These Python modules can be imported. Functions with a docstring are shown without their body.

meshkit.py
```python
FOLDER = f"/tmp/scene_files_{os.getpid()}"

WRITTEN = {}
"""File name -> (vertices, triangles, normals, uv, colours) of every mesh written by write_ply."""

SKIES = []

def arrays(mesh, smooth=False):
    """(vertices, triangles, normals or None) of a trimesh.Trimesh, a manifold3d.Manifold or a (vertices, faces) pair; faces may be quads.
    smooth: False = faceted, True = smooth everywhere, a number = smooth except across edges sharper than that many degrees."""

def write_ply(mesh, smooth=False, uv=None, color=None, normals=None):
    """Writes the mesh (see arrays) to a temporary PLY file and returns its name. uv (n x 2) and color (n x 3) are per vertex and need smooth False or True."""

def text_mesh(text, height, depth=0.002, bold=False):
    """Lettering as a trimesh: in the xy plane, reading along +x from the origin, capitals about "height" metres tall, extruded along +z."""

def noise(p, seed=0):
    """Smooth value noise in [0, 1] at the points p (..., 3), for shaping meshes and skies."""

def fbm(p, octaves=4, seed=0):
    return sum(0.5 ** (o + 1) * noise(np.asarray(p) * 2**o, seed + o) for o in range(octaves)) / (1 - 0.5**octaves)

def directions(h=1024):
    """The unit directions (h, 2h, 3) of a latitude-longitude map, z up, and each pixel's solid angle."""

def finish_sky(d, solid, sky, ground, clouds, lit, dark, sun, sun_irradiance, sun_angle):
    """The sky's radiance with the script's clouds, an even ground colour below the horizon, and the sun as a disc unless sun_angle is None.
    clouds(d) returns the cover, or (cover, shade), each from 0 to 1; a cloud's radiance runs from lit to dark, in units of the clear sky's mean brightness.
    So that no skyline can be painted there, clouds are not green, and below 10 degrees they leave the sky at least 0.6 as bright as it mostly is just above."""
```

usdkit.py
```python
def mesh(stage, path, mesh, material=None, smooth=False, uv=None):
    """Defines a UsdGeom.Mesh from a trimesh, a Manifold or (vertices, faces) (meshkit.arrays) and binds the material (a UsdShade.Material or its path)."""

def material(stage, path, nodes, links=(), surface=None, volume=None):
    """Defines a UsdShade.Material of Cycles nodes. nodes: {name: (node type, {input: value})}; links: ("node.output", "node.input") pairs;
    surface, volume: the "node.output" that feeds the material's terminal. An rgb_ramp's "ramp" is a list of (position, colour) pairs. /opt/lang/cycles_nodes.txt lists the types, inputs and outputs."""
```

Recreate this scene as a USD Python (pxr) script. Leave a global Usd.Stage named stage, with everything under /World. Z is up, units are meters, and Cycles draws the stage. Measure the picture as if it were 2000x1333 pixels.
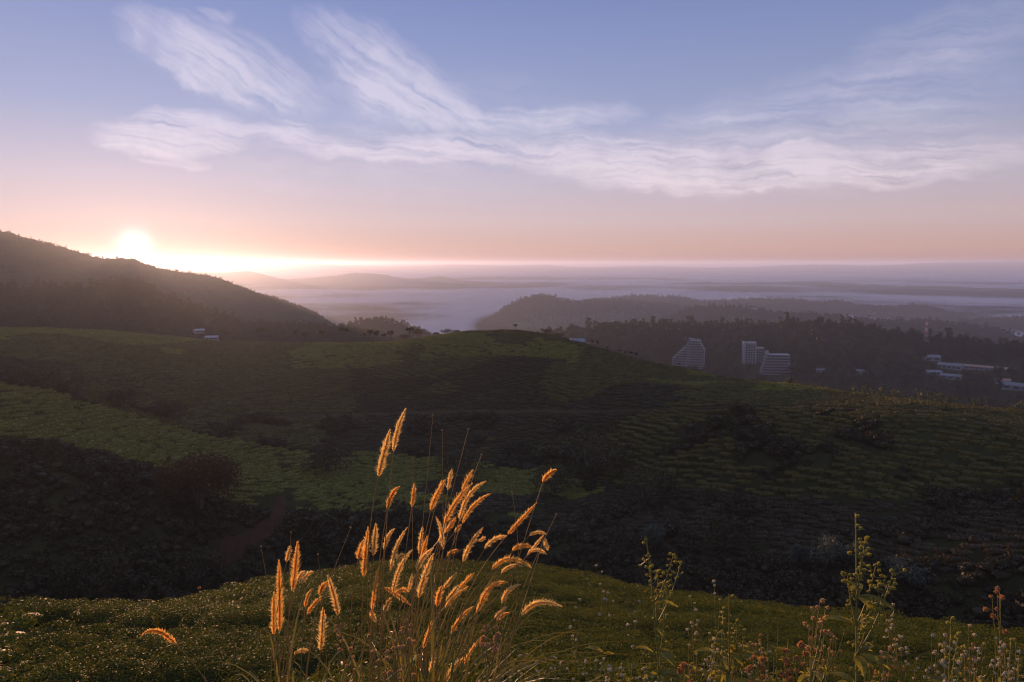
import math, random
import numpy as np, trimesh, usdkit, meshkit
from pxr import Usd, UsdGeom, UsdLux, UsdShade, Gf, Sdf, Vt
from scipy.interpolate import PchipInterpolator

stage = Usd.Stage.CreateInMemory()
UsdGeom.SetStageUpAxis(stage, 'Z'); UsdGeom.SetStageMetersPerUnit(stage, 1.0)
world = UsdGeom.Xform.Define(stage, '/World'); stage.SetDefaultPrim(world.GetPrim())
UsdGeom.Scope.Define(stage, '/World/Looks')
RNG = np.random.default_rng(7); random.seed(7)
LK = '/World/Looks/'

# ------------------------------------------------------------------ camera (eye at the origin, 24 mm lens, tipped slightly down)
PITCH = math.radians(6.46); EXPOSURE = 1.2
FOC = 24.0; FPX = 2000 * FOC / 36.0
cam = UsdGeom.Camera.Define(stage, '/World/camera')
cam.AddRotateXOp().Set(90 - math.degrees(PITCH))
cam.CreateHorizontalApertureAttr(36.0); cam.CreateVerticalApertureAttr(36.0 * 682 / 1024)
cam.CreateFocalLengthAttr(FOC); cam.CreateClippingRangeAttr(Gf.Vec2f(0.05, 200000))
cam.CreateFStopAttr(9.0); cam.CreateFocusDistanceAttr(2.1)
cam.CreateExposureAttr(EXPOSURE)

# ------------------------------------------------------------------ sky and sun
SUN_AZ = math.radians(-28.7); SUN_EL = math.radians(1.35)
SUND = np.array([math.sin(SUN_AZ) * math.cos(SUN_EL), math.cos(SUN_AZ) * math.cos(SUN_EL), math.sin(SUN_EL)])


class G:
    """Collects Cycles nodes and links."""
    def __init__(s): s.n, s.l, s.k = {}, [], 0
    def add(s, kind, **inp):
        s.k += 1; name = f'n{s.k}'; vals = {}
        for a, b in inp.items():
            if isinstance(b, str) and '.' in b and b.split('.')[0] in s.n: s.l.append((b, f'{name}.{a}'))
            else: vals[a] = b
        s.n[name] = (kind, vals); return name
    def m(s, op, a, b=0.0, c=None):
        d = dict(math_type=op, value1=a, value2=b)
        if c is not None: d['value3'] = c
        return s.add('math', **d) + '.value'
    def v(s, op, a, b=(0, 0, 0)): return s.add('vector_math', math_type=op, vector1=a, vector2=b)
    def mix(s, f, a, b, how='mix'): return s.add('mix_color', blend_type=how, fac=f, a=a, b=b) + '.result'
    def ramp(s, f, stops): return s.add('rgb_ramp', fac=f, ramp=stops) + '.color'
    def build(s, name, surface=None, volume=None): return usdkit.material(stage, LK + name, s.n, s.l, surface=surface, volume=volume)


def lin(r, g, b): return tuple(((c / 255 + .055) / 1.055) ** 2.4 if c > 10 else c / 255 / 12.92 for c in (r, g, b))


SKY_GAIN = 1 / (0.12 * 2 ** EXPOSURE)      # a colour of the ramp below is what the picture shows
def make_sky():
    g = G()
    d = g.add('texture_coordinate') + '.generated'
    xyz = g.add('separate_xyz', vector=d)
    x, y, z = (f'{xyz}.{k}' for k in 'xyz')
    st = g.add('sky_texture', sky_type='single_scattering', sun_disc=False, sun_elevation=SUN_EL, sun_rotation=SUN_AZ, altitude=1500.0) + '.color'
    el = g.m('multiply', g.m('arcsine', z), 57.29578)                     # degrees above the horizon
    f = g.m('divide', el, 40.0)
    stops = [(0.0, (196, 148, 144)), (0.03, (218, 176, 168)), (0.085, (220, 194, 198)), (0.16, (205, 194, 212)), (0.28, (166, 175, 213)), (0.5, (130, 147, 202)), (0.75, (144, 162, 216)), (1.0, (164, 180, 230))]
    base = g.ramp(f, [(p, tuple(c * SKY_GAIN for c in lin(*k))) for p, k in stops])
    cg = g.v('dot_product', d, tuple(SUND)) + '.value'                      # cosine of the angle to the sun
    c1 = g.m('maximum', cg, 0.0)
    side = g.m('multiply_add', g.m('power', c1, 2.0), 0.20, 0.80)
    base = g.mix(1.0, base, g.add('combine_color', r=side, g=side, b=side) + '.color', 'multiply')
    # the physical sky, its huge range compressed
    stc = g.add('gamma', color=st, gamma=0.5) + '.color'
    stc = g.mix(1.0, stc, (0.9, 0.9, 0.95), 'multiply')
    col = g.mix(0.08, base, stc)
    # aureole of the sun
    a1 = g.m('power', c1, 7000.0); a2 = g.m('power', c1, 900.0)
    glow = g.m('multiply_add', a1, 2.6, g.m('multiply', a2, 0.06))
    col = g.mix(1.0, col, g.mix(1.0, (1.0, 0.93, 0.95), g.add('combine_color', r=glow, g=glow, b=glow) + '.color', 'multiply'), 'add')
    cov = clouds(g, x, y, z, el)
    lit = g.mix(1.0, base, (1.5, 1.42, 1.38), 'multiply')
    lit = g.mix(0.55, lit, tuple(c * SKY_GAIN for c in lin(238, 224, 226)))
    col = g.mix(cov, col, lit)
    b = g.add('background_shader', color=col, strength=0.12)
    return g.build('sky', b + '.background')


# streaks of cirrus: ends and half width in rows and columns of the photograph, strength
FEATHERS = [(215, 30, 640, 205, 62, .95), (290, 120, 540, 190, 26, .75), (580, 30, 930, 250, 66, .75), (740, 175, 960, 245, 26, .75), (200, 50, 340, 150, 26, .25), (370, 5, 450, 38, 12, .35), (640, 150, 900, 250, 44, .5)]
BANDS = [(160, 262, 500, 252, 46, 1.0), (190, 280, 410, 330, 15, .95), (470, 245, 700, 292, 25, .95), (620, 290, 1130, 292, 22, .9), (940, 285, 1640, 345, 46, .85), (1180, 350, 1620, 362, 15, .75), (1480, 298, 1720, 342, 32, .95),
         (1660, 352, 1880, 345, 23, .95), (1560, 335, 2050, 285, 34, .5), (860, 245, 1260, 212, 22, .6), (330, 250, 1250, 258, 110, .16), (1050, 300, 2080, 285, 80, .22), (1250, 260, 2080, 140, 66, .26), (1650, 125, 2100, 30, 66, .22)]


def clouds(g, x, y, z, el):
    az = g.m('multiply', g.m('arctan2', x, y), 57.29578)
    d = g.add('combine_xyz', x=x, y=y, z=z) + '.vector'
    w = g.add('noise_texture', vector=d, scale=5.0, detail=4.0, roughness=0.6) + '.color'
    w2 = g.add('noise_texture', vector=d, scale=22.0, detail=4.0, roughness=0.6) + '.color'
    ws, ws2 = g.add('separate_xyz', vector=w), g.add('separate_xyz', vector=w2)
    az = g.m('add', az, g.m('add', g.m('multiply', g.m('subtract', f'{ws}.x', .5), 4.5), g.m('multiply', g.m('subtract', f'{ws2}.x', .5), 1.6)))
    ew = g.m('add', el, g.m('add', g.m('multiply', g.m('subtract', f'{ws}.y', .5), 2.0), g.m('multiply', g.m('subtract', f'{ws2}.y', .5), 1.6)))

    def group(items):
        tot = None
        for x0, y0, x1, y1, hw, k in items:
            (a0, e0), (a1, e1), (am, e2) = ((math.degrees(math.atan2(q[0], q[1])), math.degrees(math.asin(q[2] / np.linalg.norm(q)))) for q in (pdir(x0, y0), pdir(x1, y1), pdir((x0 + x1) / 2, (y0 + y1) / 2 - hw)))
            ca, ce = (a0 + a1) / 2, (e0 + e1) / 2
            L = math.hypot(a1 - a0, e1 - e0) / 2 * 1.08; ux, uy = (a1 - a0) / (L * 2 / 1.08), (e1 - e0) / (L * 2 / 1.08)
            H = abs(e2 - ce) * 1.2
            da, de = g.m('subtract', az, ca), g.m('subtract', ew, ce)
            u = g.m('multiply_add', da, ux / L, g.m('multiply', de, uy / L))
            v = g.m('multiply_add', da, -uy / H, g.m('multiply', de, ux / H))
            q = g.m('multiply_add', u, u, g.m('multiply', v, v))
            f = g.m('maximum', g.m('subtract', 1.0, q), 0.0)
            tot = g.m('multiply', f, k) if tot is None else g.m('multiply_add', f, k, tot)
        return tot

    def streaks(ang, sx, sy, seed):
        ca, sa = math.cos(ang), math.sin(ang)
        u = g.m('multiply_add', az, ca * sx, g.m('multiply', ew, sa * sx)); v = g.m('multiply_add', az, -sa * sy, g.m('multiply', ew, ca * sy))
        p = g.add('combine_xyz', x=u, y=v, z=seed) + '.vector'
        n = g.add('noise_texture', vector=p, scale=1.0, detail=6.0, roughness=0.6) + '.fac'
        p2 = g.add('combine_xyz', x=g.m('multiply', u, 1.6), y=g.m('multiply', v, 3.4), z=seed + 5) + '.vector'
        n = g.m('multiply_add', g.add('noise_texture', vector=p2, scale=1.0, detail=4.0, roughness=0.6) + '.fac', .30, g.m('multiply', n, .70))
        return g.add('map_range', value=n, from_min=.36, from_max=.66, to_min=.0, to_max=1.5, clamp=True) + '.result'
    A = g.m('multiply', group(FEATHERS), streaks(math.radians(-30), .11, .85, 3.0))
    B = g.m('multiply', group(BANDS), streaks(math.radians(-4), .12, 1.15, 8.0))
    patch = g.add('noise_texture', vector=d, scale=11.0, detail=5.0, roughness=0.62) + '.fac'
    patch = g.add('map_range', value=patch, from_min=.34, from_max=.62, to_min=.38, to_max=1.2, clamp=True) + '.result'
    c = g.m('minimum', g.m('multiply', g.m('add', A, B), patch), 1.0)
    return g.m('multiply', g.m('multiply', c, g.m('subtract', 1.7, g.m('multiply', c, .7))), .82)


# ------------------------------------------------------------------ from the photograph's pixels (of 2000 x 1333) to directions
CP, SP = math.cos(PITCH), math.sin(PITCH)
def pdir(px, py):
    px, py = np.broadcast_arrays(np.asarray(px, float), np.asarray(py, float)); u, v = (px - 1000) / FPX, (666.5 - py) / FPX
    return np.stack([u, CP + v * SP, v * CP - SP], -1)

dome = UsdLux.DomeLight.Define(stage, '/World/sky')
dome.GetPrim().SetCustomDataByKey('kind', 'structure')
UsdShade.MaterialBindingAPI.Apply(dome.GetPrim()).Bind(make_sky())
sun = UsdLux.DistantLight.Define(stage, '/World/sun')
sun.CreateIntensityAttr(1.0); sun.CreateAngleAttr(0.5); sun.CreateNormalizeAttr(True); sun.CreateColorAttr(Gf.Vec3f(1.0, 0.52, 0.29))
sun.AddRotateXYZOp().Set(Gf.Vec3f(90 - math.degrees(SUN_EL), 0, 180 - math.degrees(SUN_AZ)))

def polar(px, py):
    """azimuth (radians right of +y) and slope of the line of sight."""
    d = pdir(px, py); return np.arctan2(d[..., 0], d[..., 1]), d[..., 2] / np.hypot(d[..., 0], d[..., 1])
def at(px, py, r):
    """the point on the line of sight at horizontal distance r."""
    d = pdir(px, py); return d / np.hypot(d[..., 0], d[..., 1])[..., None] * np.asarray(r, float)[..., None]


def tag(p, label=None, cat=None, group=None, kind=None):
    p = p.GetPrim() if hasattr(p, 'GetPrim') else p
    for k, v in (('label', label), ('category', cat), ('group', group), ('kind', kind)):
        if v: p.SetCustomDataByKey(k, v)
    return p

# ------------------------------------------------------------------ plain materials
def earth_material(name, c1, c2, scale=0.5, bump=0.0):
    g = G()
    p = g.add('geometry') + '.position'
    n1 = g.add('noise_texture', vector=p, scale=scale, detail=6.0, roughness=0.65)
    n2 = g.add('noise_texture', vector=p, scale=scale * 9, detail=3.0, roughness=0.6)
    f = g.m('multiply_add', n2 + '.fac', 0.5, g.m('multiply', n1 + '.fac', 0.5))
    c = g.ramp(f, [(0.3, c1), (0.7, c2)])
    pr = g.add('diffuse_bsdf', color=c, roughness=.6)
    return g.build(name, pr + '.BSDF')

earth_material('tea_ground', (.020, .021, .009), (.036, .036, .015), 0.4)
earth_material('soil', (.040, .026, .016), (.070, .044, .030), 0.6)
earth_material('red_soil', (.032, .018, .011), (.066, .036, .022), 0.5)
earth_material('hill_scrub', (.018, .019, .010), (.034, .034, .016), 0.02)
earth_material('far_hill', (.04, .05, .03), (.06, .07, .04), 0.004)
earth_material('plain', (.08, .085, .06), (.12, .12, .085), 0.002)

# ------------------------------------------------------------------ terrain
# per column of the photograph: (distance, picture row or None, height) of each knee of the slope
def col(px, *nodes):
    out = []
    for r, py, *z in nodes:
        th, t = polar(px, py) if py is not None else (None, z[0] / r)
        out.append((r, t))
    return polar(px, 700)[0], out
def near(ridge_r, ridge_y): return [(0.5, None, -1.66), (2, None, -1.90), (6, None, -4.7), (12, None, -8.35), (ridge_r, ridge_y + 0.82 * FPX / ridge_r)]
COLS = [
    col(-900, *near(26, 1235), (75, None, -48), (100, None, -50), (150, 830), (205, 730), (245, 690), (330, 620), (420, None, -38), (640, None, -70)),
    col(0, *near(27, 1194), (75, None, -48), (100, None, -50), (150, 850), (200, 757), (240, 720), (325, 641), (420, None, -44), (640, None, -75)),
    col(150, *near(29, 1187), (76, None, -49), (100, None, -51), (149, 872), (200, 790), (236, 735), (322, 648), (420, None, -46), (640, None, -75)),
    col(310, *near(32, 1172), (78, None, -51), (100, None, -54), (146, 915), (196, 832), (232, 780), (318, 660), (420, None, -50), (640, None, -80)),
    col(470, *near(37, 1138), (82, None, -54), (102, None, -58), (143, 985), (190, 866), (228, 812), (312, 674), (420, None, -56), (640, None, -95)),
    col(750, *near(44, 1096), (88, None, -58), (106, None, -61), (138, 1005), (186, 905), (225, 808), (305, 674), (400, None, -62), (640, None, -112)),
    col(880, *near(45, 1095), (88, None, -58), (106, None, -60), (135, 1010), (180, 912), (222, 806), (300, 653), (400, None, -60), (640, None, -118)),
    col(1000, *near(45, 1098), (88, None, -58), (106, None, -60), (132, 1020), (175, 925), (218, 806), (296, 647), (400, None, -62), (640, None, -125)),
    col(1100, *near(45, 1112), (86, None, -56), (104, None, -57), (128, 1040), (168, 940), (210, 804), (285, 664), (390, None, -66), (640, None, -125)),
    col(1300, *near(44, 1148), (80, None, -53), (98, None, -52), (120, 1060), (150, 960), (190, 797), (255, 720), (350, None, -68), (640, None, -118)),
    col(1500, *near(42, 1175), (74, None, -48), (92, None, -48), (112, 1090), (138, 975), (172, 790), (225, 750), (330, None, -64), (640, None, -112)),
    col(1750, *near(40, 1205), (72, None, -46), (90, None, -47), (108, 1100), (132, 985), (165, 803), (212, 780), (320, None, -66), (640, None, -110)),
    col(2000, *near(38, 1240), (70, None, -46), (88, None, -47), (106, 1110), (130, 990), (162, 830), (205, 806), (320, None, -68), (640, None, -110)),
    col(2900, *near(34, 1340), (66, None, -46), (84, None, -47), (104, 1160), (128, 1040), (160, 880), (200, 850), (320, None, -68), (640, None, -110)),
]
CTH = np.array([c[0] for c in COLS]); CN = np.array([c[1] for c in COLS])       # columns x knees x (r, slope)
_fr = PchipInterpolator(CTH, CN[:, :, 0], axis=0); _ft = PchipInterpolator(CTH, CN[:, :, 1], axis=0)
TABLE_TH = np.linspace(CTH[0], CTH[-1], 1201)
TABLE_R = np.concatenate([np.linspace(0.5, 60, 400), np.geomspace(60.3, 640, 700)])
TABLE_Z = np.zeros((len(TABLE_TH), len(TABLE_R)))
for _i, _th in enumerate(TABLE_TH):
    _r, _t = _fr(_th), _ft(_th)
    _tt = PchipInterpolator(np.log(_r), _t * _r)
    TABLE_Z[_i] = _tt(np.log(TABLE_R))
from scipy.ndimage import map_coordinates, gaussian_filter1d
from scipy.interpolate import RegularGridInterpolator
TABLE_Z = gaussian_filter1d(TABLE_Z, 8, axis=0)
_tz = RegularGridInterpolator((TABLE_TH, TABLE_R), TABLE_Z, bounds_error=False, fill_value=None)
def height(x, y):
    x, y = np.asarray(x, float), np.asarray(y, float)
    r = np.clip(np.hypot(x, y), 0.5, 640); th = np.clip(np.arctan2(x, y), CTH[0], CTH[-1])
    z = _tz(np.stack([th, r], -1))
    p = np.stack([x, y, np.zeros_like(x)], -1)
    z = z + (meshkit.fbm(p / 34.0, 3, 5) - 0.5) * np.clip((r - 55) / 60, 0, 1) * 2.6 * np.clip((700 - r) / 200, 0, 1)
    z = z + (meshkit.fbm(p / 5.0, 3, 9) - 0.5) * np.clip((r - 3) / 10, 0, 1) * 0.7
    return z

_KG = np.zeros((len(TABLE_TH), len(TABLE_R)))
for _i, _th in enumerate(TABLE_TH): _KG[_i] = np.interp(TABLE_R, _fr(_th), np.arange(CN.shape[1]))
_tk = RegularGridInterpolator((TABLE_TH, TABLE_R), _KG, bounds_error=False, fill_value=None)
def knee(x, y):
    """which knee of the slope a point lies at: 4 the near brow, 5-6 the valley, 7 the spur's edge, 8 the foot of the middle hill, 9 the track, 10 its crest."""
    r = np.clip(np.hypot(x, y), 0.5, 640); th = np.clip(np.arctan2(x, y), CTH[0], CTH[-1])
    return _tk(np.stack([th, r], -1))
def drop(px, py, rmin=60.0, rmax=640.0):
    """where the line of sight through a pixel meets the ground beyond rmin."""
    th, t = polar(px, py); r = np.linspace(rmin, rmax, 4000)
    x, y = r * np.sin(th), r * np.cos(th)
    hit = np.nonzero(height(x, y) >= t * r)[0]
    i = hit[0] if len(hit) else np.argmin(t * r - height(x, y))
    return np.array([x[i], y[i], height(x[i:i + 1], y[i:i + 1])[0]])

BANK = [(546, 972), (546, 990), (532, 1018), (500, 1046), (462, 1072), (424, 1100)]
_bank = None
def on_bank(x, y, w=2.2):
    global _bank
    if _bank is None:
        p = np.array([drop(*q)[:2] for q in BANK]); _bank = np.vstack([p[i] + (p[i + 1] - p[i]) * t for i in range(len(p) - 1) for t in np.linspace(0, 1, 12)])
    return (np.hypot(x[:, None] - _bank[:, 0], y[:, None] - _bank[:, 1]).min(1) < w * (.35 + 1.3 * meshkit.noise(np.stack([x / 3, y / 3, 0 * x], -1), 12)))

def grid_mesh(P):
    n, m = P.shape[:2]
    i, j = np.meshgrid(np.arange(n - 1), np.arange(m - 1), indexing='ij')
    q = np.stack([i * m + j, (i + 1) * m + j, (i + 1) * m + j + 1, i * m + j + 1], -1).reshape(-1, 4)
    return P.reshape(-1, 3), np.vstack([q[:, [0, 1, 2]], q[:, [0, 2, 3]]])
def sheet(name, th, r, mat, zf=height):
    T, R = np.meshgrid(th, r, indexing='ij')
    X, Y = R * np.sin(T), R * np.cos(T)
    v, f = grid_mesh(np.stack([X, Y, zf(X, Y)], -1))
    f = f[:, ::-1]
    p = usdkit.mesh(stage, '/World/' + name, (v, f), LK + mat, smooth=True).GetPrim()
    return tag(p, kind='structure')

FAN = np.radians(np.arange(-58, 58.01, 0.16))
sheet('near_slope', FAN, np.concatenate([np.linspace(0.5, 12, 60), np.linspace(12.2, 78, 190)]), 'tea_ground')
sheet('tea_hillside', FAN, np.concatenate([[78.0], np.linspace(78.5, 420, 420), np.linspace(422, 640, 60)]), 'tea_ground')

# ---- hills farther away: each a ridge with its own crest line
def ridge(name, line, width, base, mat='far_hill', rough=0.0, seed=0, nth=420, ns=70, ends=0.06, kind='structure', back=None, power=1.25):
    """line: (px, py, distance) along the crest as the photograph shows it."""
    a = np.array(line, float)
    th, t = polar(a[:, 0], a[:, 1]); o = np.argsort(th)
    fr, ft = PchipInterpolator(th[o], a[o, 2]), PchipInterpolator(th[o], t[o])
    T = np.linspace(th[o][0], th[o][-1], nth); R = fr(T); Z = ft(T) * R
    s = np.linspace(-1, 1, ns); s = np.sign(s) * np.abs(s) ** 1.5
    fade = np.clip((T - T[0]) / ends, 0, 1) * np.clip((T[-1] - T) / ends, 0, 1); fade = fade * fade * (3 - 2 * fade) if ends > 0 else np.ones_like(T)
    rr = R[:, None] + s[None] * width
    X, Y = rr * np.sin(T)[:, None], rr * np.cos(T)[:, None]
    prof = np.clip(1 - np.abs(s) ** power, 0, 1)[None]
    n = meshkit.fbm(np.stack([X, Y, np.zeros_like(X)], -1) / (width * 0.35), 5, seed) - 0.5
    zz = base + (Z[:, None] - base) * np.clip(prof + n * 0.9 * prof * (1 - prof) * 1.6, 0, None)
    if rough: zz = zz + (meshkit.noise(np.stack([X, Y, np.zeros_like(X)], -1) / rough, seed + 3) - 0.5) * rough * 0.5 * np.clip(prof * 3, 0, 1)
    v, f = grid_mesh(np.stack([X, Y, zz], -1))
    p = usdkit.mesh(stage, '/World/' + name, (v, f[:, ::-1]), LK + mat, smooth=True).GetPrim()
    tag(p, kind=kind)
    itp = RegularGridInterpolator((T, s), zz, bounds_error=False, fill_value=None)
    return dict(T=T, R=fr, W=width, z=itp, th=(T[0], T[-1]))
def on_ridge(h, th, s):
    th = np.asarray(th, float); s = np.asarray(s, float); r = h['R'](th) + s * h['W']
    return np.stack([r * np.sin(th), r * np.cos(th), h['z'](np.stack([th, s], -1))], -1)

RIDGES = {}
def R_(name, *a, **k): RIDGES[name] = ridge(name, *a, **k)
R_('forest_hill', [(880, 700, 900), (1000, 685, 950), (1090, 672, 1000), (1180, 650, 1050), (1300, 645, 1100), (1450, 648, 1130), (1580, 642, 1130), (1650, 644, 1130), (1740, 664, 1120), (1830, 678, 1100), (1900, 690, 1080), (2000, 697, 1060), (2400, 720, 1000), (2900, 730, 1000)], 520, -170, 'hill_scrub', seed=11, ends=0.0)
R_('wooded_hill', [(-700, 560, 640), (-300, 565, 640), (0, 568, 640), (90, 566, 640), (180, 562, 640), (230, 552, 650), (289, 560, 660), (317, 582, 660), (370, 603, 660), (441, 626, 660), (494, 641, 680), (560, 642, 720), (640, 646, 760), (700, 652, 800), (780, 672, 820), (900, 700, 850)], 300, -150, 'hill_scrub', seed=12, ends=0.0)
R_('mountain', [(-900, 400, 1020), (-400, 425, 1122), (-150, 440, 1190), (0, 453, 1224), (60, 466, 1224), (132, 485, 1258), (208, 506, 1292), (247, 505, 1326), (275, 512, 1360), (307, 523, 1360), (412, 541, 1394), (494, 569, 1428), (564, 590, 1462), (617, 612, 1496), (645, 630, 1530), (720, 670, 1564)], 620, -260, 'hill_scrub', rough=9, seed=13, nth=900, ns=160, ends=0.0)
R_('tree_knoll', [(600, 690, 1200), (660, 650, 1200), (700, 634, 1220), (740, 628, 1240), (775, 636, 1260), (830, 655, 1280), (900, 690, 1300)], 380, -230, 'hill_scrub', rough=8, seed=14, nth=300, ns=90, ends=0.02)
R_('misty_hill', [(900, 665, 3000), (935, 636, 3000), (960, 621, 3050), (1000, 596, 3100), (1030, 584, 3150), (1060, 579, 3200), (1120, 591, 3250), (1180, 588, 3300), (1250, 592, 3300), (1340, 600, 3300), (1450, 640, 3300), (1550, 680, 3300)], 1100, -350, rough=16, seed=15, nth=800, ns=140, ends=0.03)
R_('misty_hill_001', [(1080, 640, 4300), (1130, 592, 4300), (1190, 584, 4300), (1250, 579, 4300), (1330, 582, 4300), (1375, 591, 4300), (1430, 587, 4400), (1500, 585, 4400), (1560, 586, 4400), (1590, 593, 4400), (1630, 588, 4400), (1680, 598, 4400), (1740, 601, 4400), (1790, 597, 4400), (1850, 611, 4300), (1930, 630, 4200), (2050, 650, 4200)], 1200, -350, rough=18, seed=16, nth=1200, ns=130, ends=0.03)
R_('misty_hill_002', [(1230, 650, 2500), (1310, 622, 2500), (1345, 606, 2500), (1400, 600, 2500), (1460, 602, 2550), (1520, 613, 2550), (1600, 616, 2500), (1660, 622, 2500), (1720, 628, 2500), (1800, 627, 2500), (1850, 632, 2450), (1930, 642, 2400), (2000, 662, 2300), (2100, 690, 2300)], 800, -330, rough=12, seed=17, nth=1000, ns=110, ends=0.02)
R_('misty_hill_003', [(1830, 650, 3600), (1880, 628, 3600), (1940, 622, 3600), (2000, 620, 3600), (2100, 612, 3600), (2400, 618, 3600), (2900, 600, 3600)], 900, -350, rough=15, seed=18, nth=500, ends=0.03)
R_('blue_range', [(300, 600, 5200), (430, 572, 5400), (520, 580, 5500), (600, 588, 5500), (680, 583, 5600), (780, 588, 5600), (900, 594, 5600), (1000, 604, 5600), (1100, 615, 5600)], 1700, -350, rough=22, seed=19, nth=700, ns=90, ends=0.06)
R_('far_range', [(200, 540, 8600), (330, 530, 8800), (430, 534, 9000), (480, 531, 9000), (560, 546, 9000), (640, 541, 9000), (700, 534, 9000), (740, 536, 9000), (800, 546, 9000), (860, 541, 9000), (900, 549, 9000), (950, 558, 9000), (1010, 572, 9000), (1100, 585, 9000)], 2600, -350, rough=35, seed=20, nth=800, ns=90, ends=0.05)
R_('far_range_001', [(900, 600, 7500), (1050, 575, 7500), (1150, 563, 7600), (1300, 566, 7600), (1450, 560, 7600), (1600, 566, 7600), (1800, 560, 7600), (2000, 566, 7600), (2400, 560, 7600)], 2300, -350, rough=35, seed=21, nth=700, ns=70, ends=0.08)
R_('horizon_range', [(-600, 514, 24000), (-100, 514, 24000), (300, 512, 24000), (440, 514, 24000), (550, 511, 24000), (640, 517, 24000), (780, 520, 24000), (900, 518, 24000), (1000, 520, 24000), (1060, 518, 24000), (1130, 523, 24000), (1250, 521, 24000), (1400, 524, 24000), (1600, 518, 24000), (1700, 520, 24000), (1850, 513, 24000), (2000, 511, 24000), (2600, 513, 24000)], 5000, -350, rough=110, seed=22, nth=1400, ns=60, ends=0.0)

# the wide country below, out to the horizon
rr = np.concatenate([[0], np.geomspace(200, 42000, 60)]); tt = np.linspace(0, 2 * np.pi, 121)
PT, PR = np.meshgrid(tt, rr, indexing='ij')
v, f = grid_mesh(np.stack([PR * np.sin(PT), PR * np.cos(PT), np.full_like(PR, -352.0)], -1))
tag(usdkit.mesh(stage, '/World/ground', (v, f[:, ::-1]), LK + 'plain').GetPrim(), kind='structure')
def swell(X, Y):
    R = np.hypot(X, Y); P = np.stack([X, Y, 0 * X], -1)
    z = -298 + (meshkit.fbm(P / 1300.0, 4, 61) - .5) * 210 * np.clip((R - 1650) / 500, 0, 1) + (meshkit.fbm(P / 60.0, 2, 62) - .5) * 14
    return np.maximum(np.where(R > 12000, z - (R - 12000) * .02, z), -353.2)
def far_ground(X, Y):
    """height of the country beyond 1500 m: the swells and the ridges on them."""
    z = swell(X, Y); T, R = np.arctan2(X, Y), np.hypot(X, Y)
    for h in RIDGES.values():
        q = (R - h['R'](np.clip(T, *h['th']))) / h['W']; m = (T > h['th'][0]) & (T < h['th'][1]) & (np.abs(q) < 1)
        if m.any(): z[m] = np.maximum(z[m], h['z'](np.stack([T[m], q[m]], -1)))
    return z
def foothills():
    """low wooded swells between the ridges, standing out of the fog"""
    th = np.radians(np.linspace(-58, 58, 700)); r = np.geomspace(1650, 16000, 330)
    T, R = np.meshgrid(th, r, indexing='ij'); X, Y = R * np.sin(T), R * np.cos(T); z = swell(X, Y)
    v, f = grid_mesh(np.stack([X, Y, np.maximum(z, -353.2)], -1))
    tag(usdkit.mesh(stage, '/World/foothills', (v, f[:, ::-1]), LK + 'far_hill', smooth=True).GetPrim(), kind='structure')
foothills()

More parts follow.
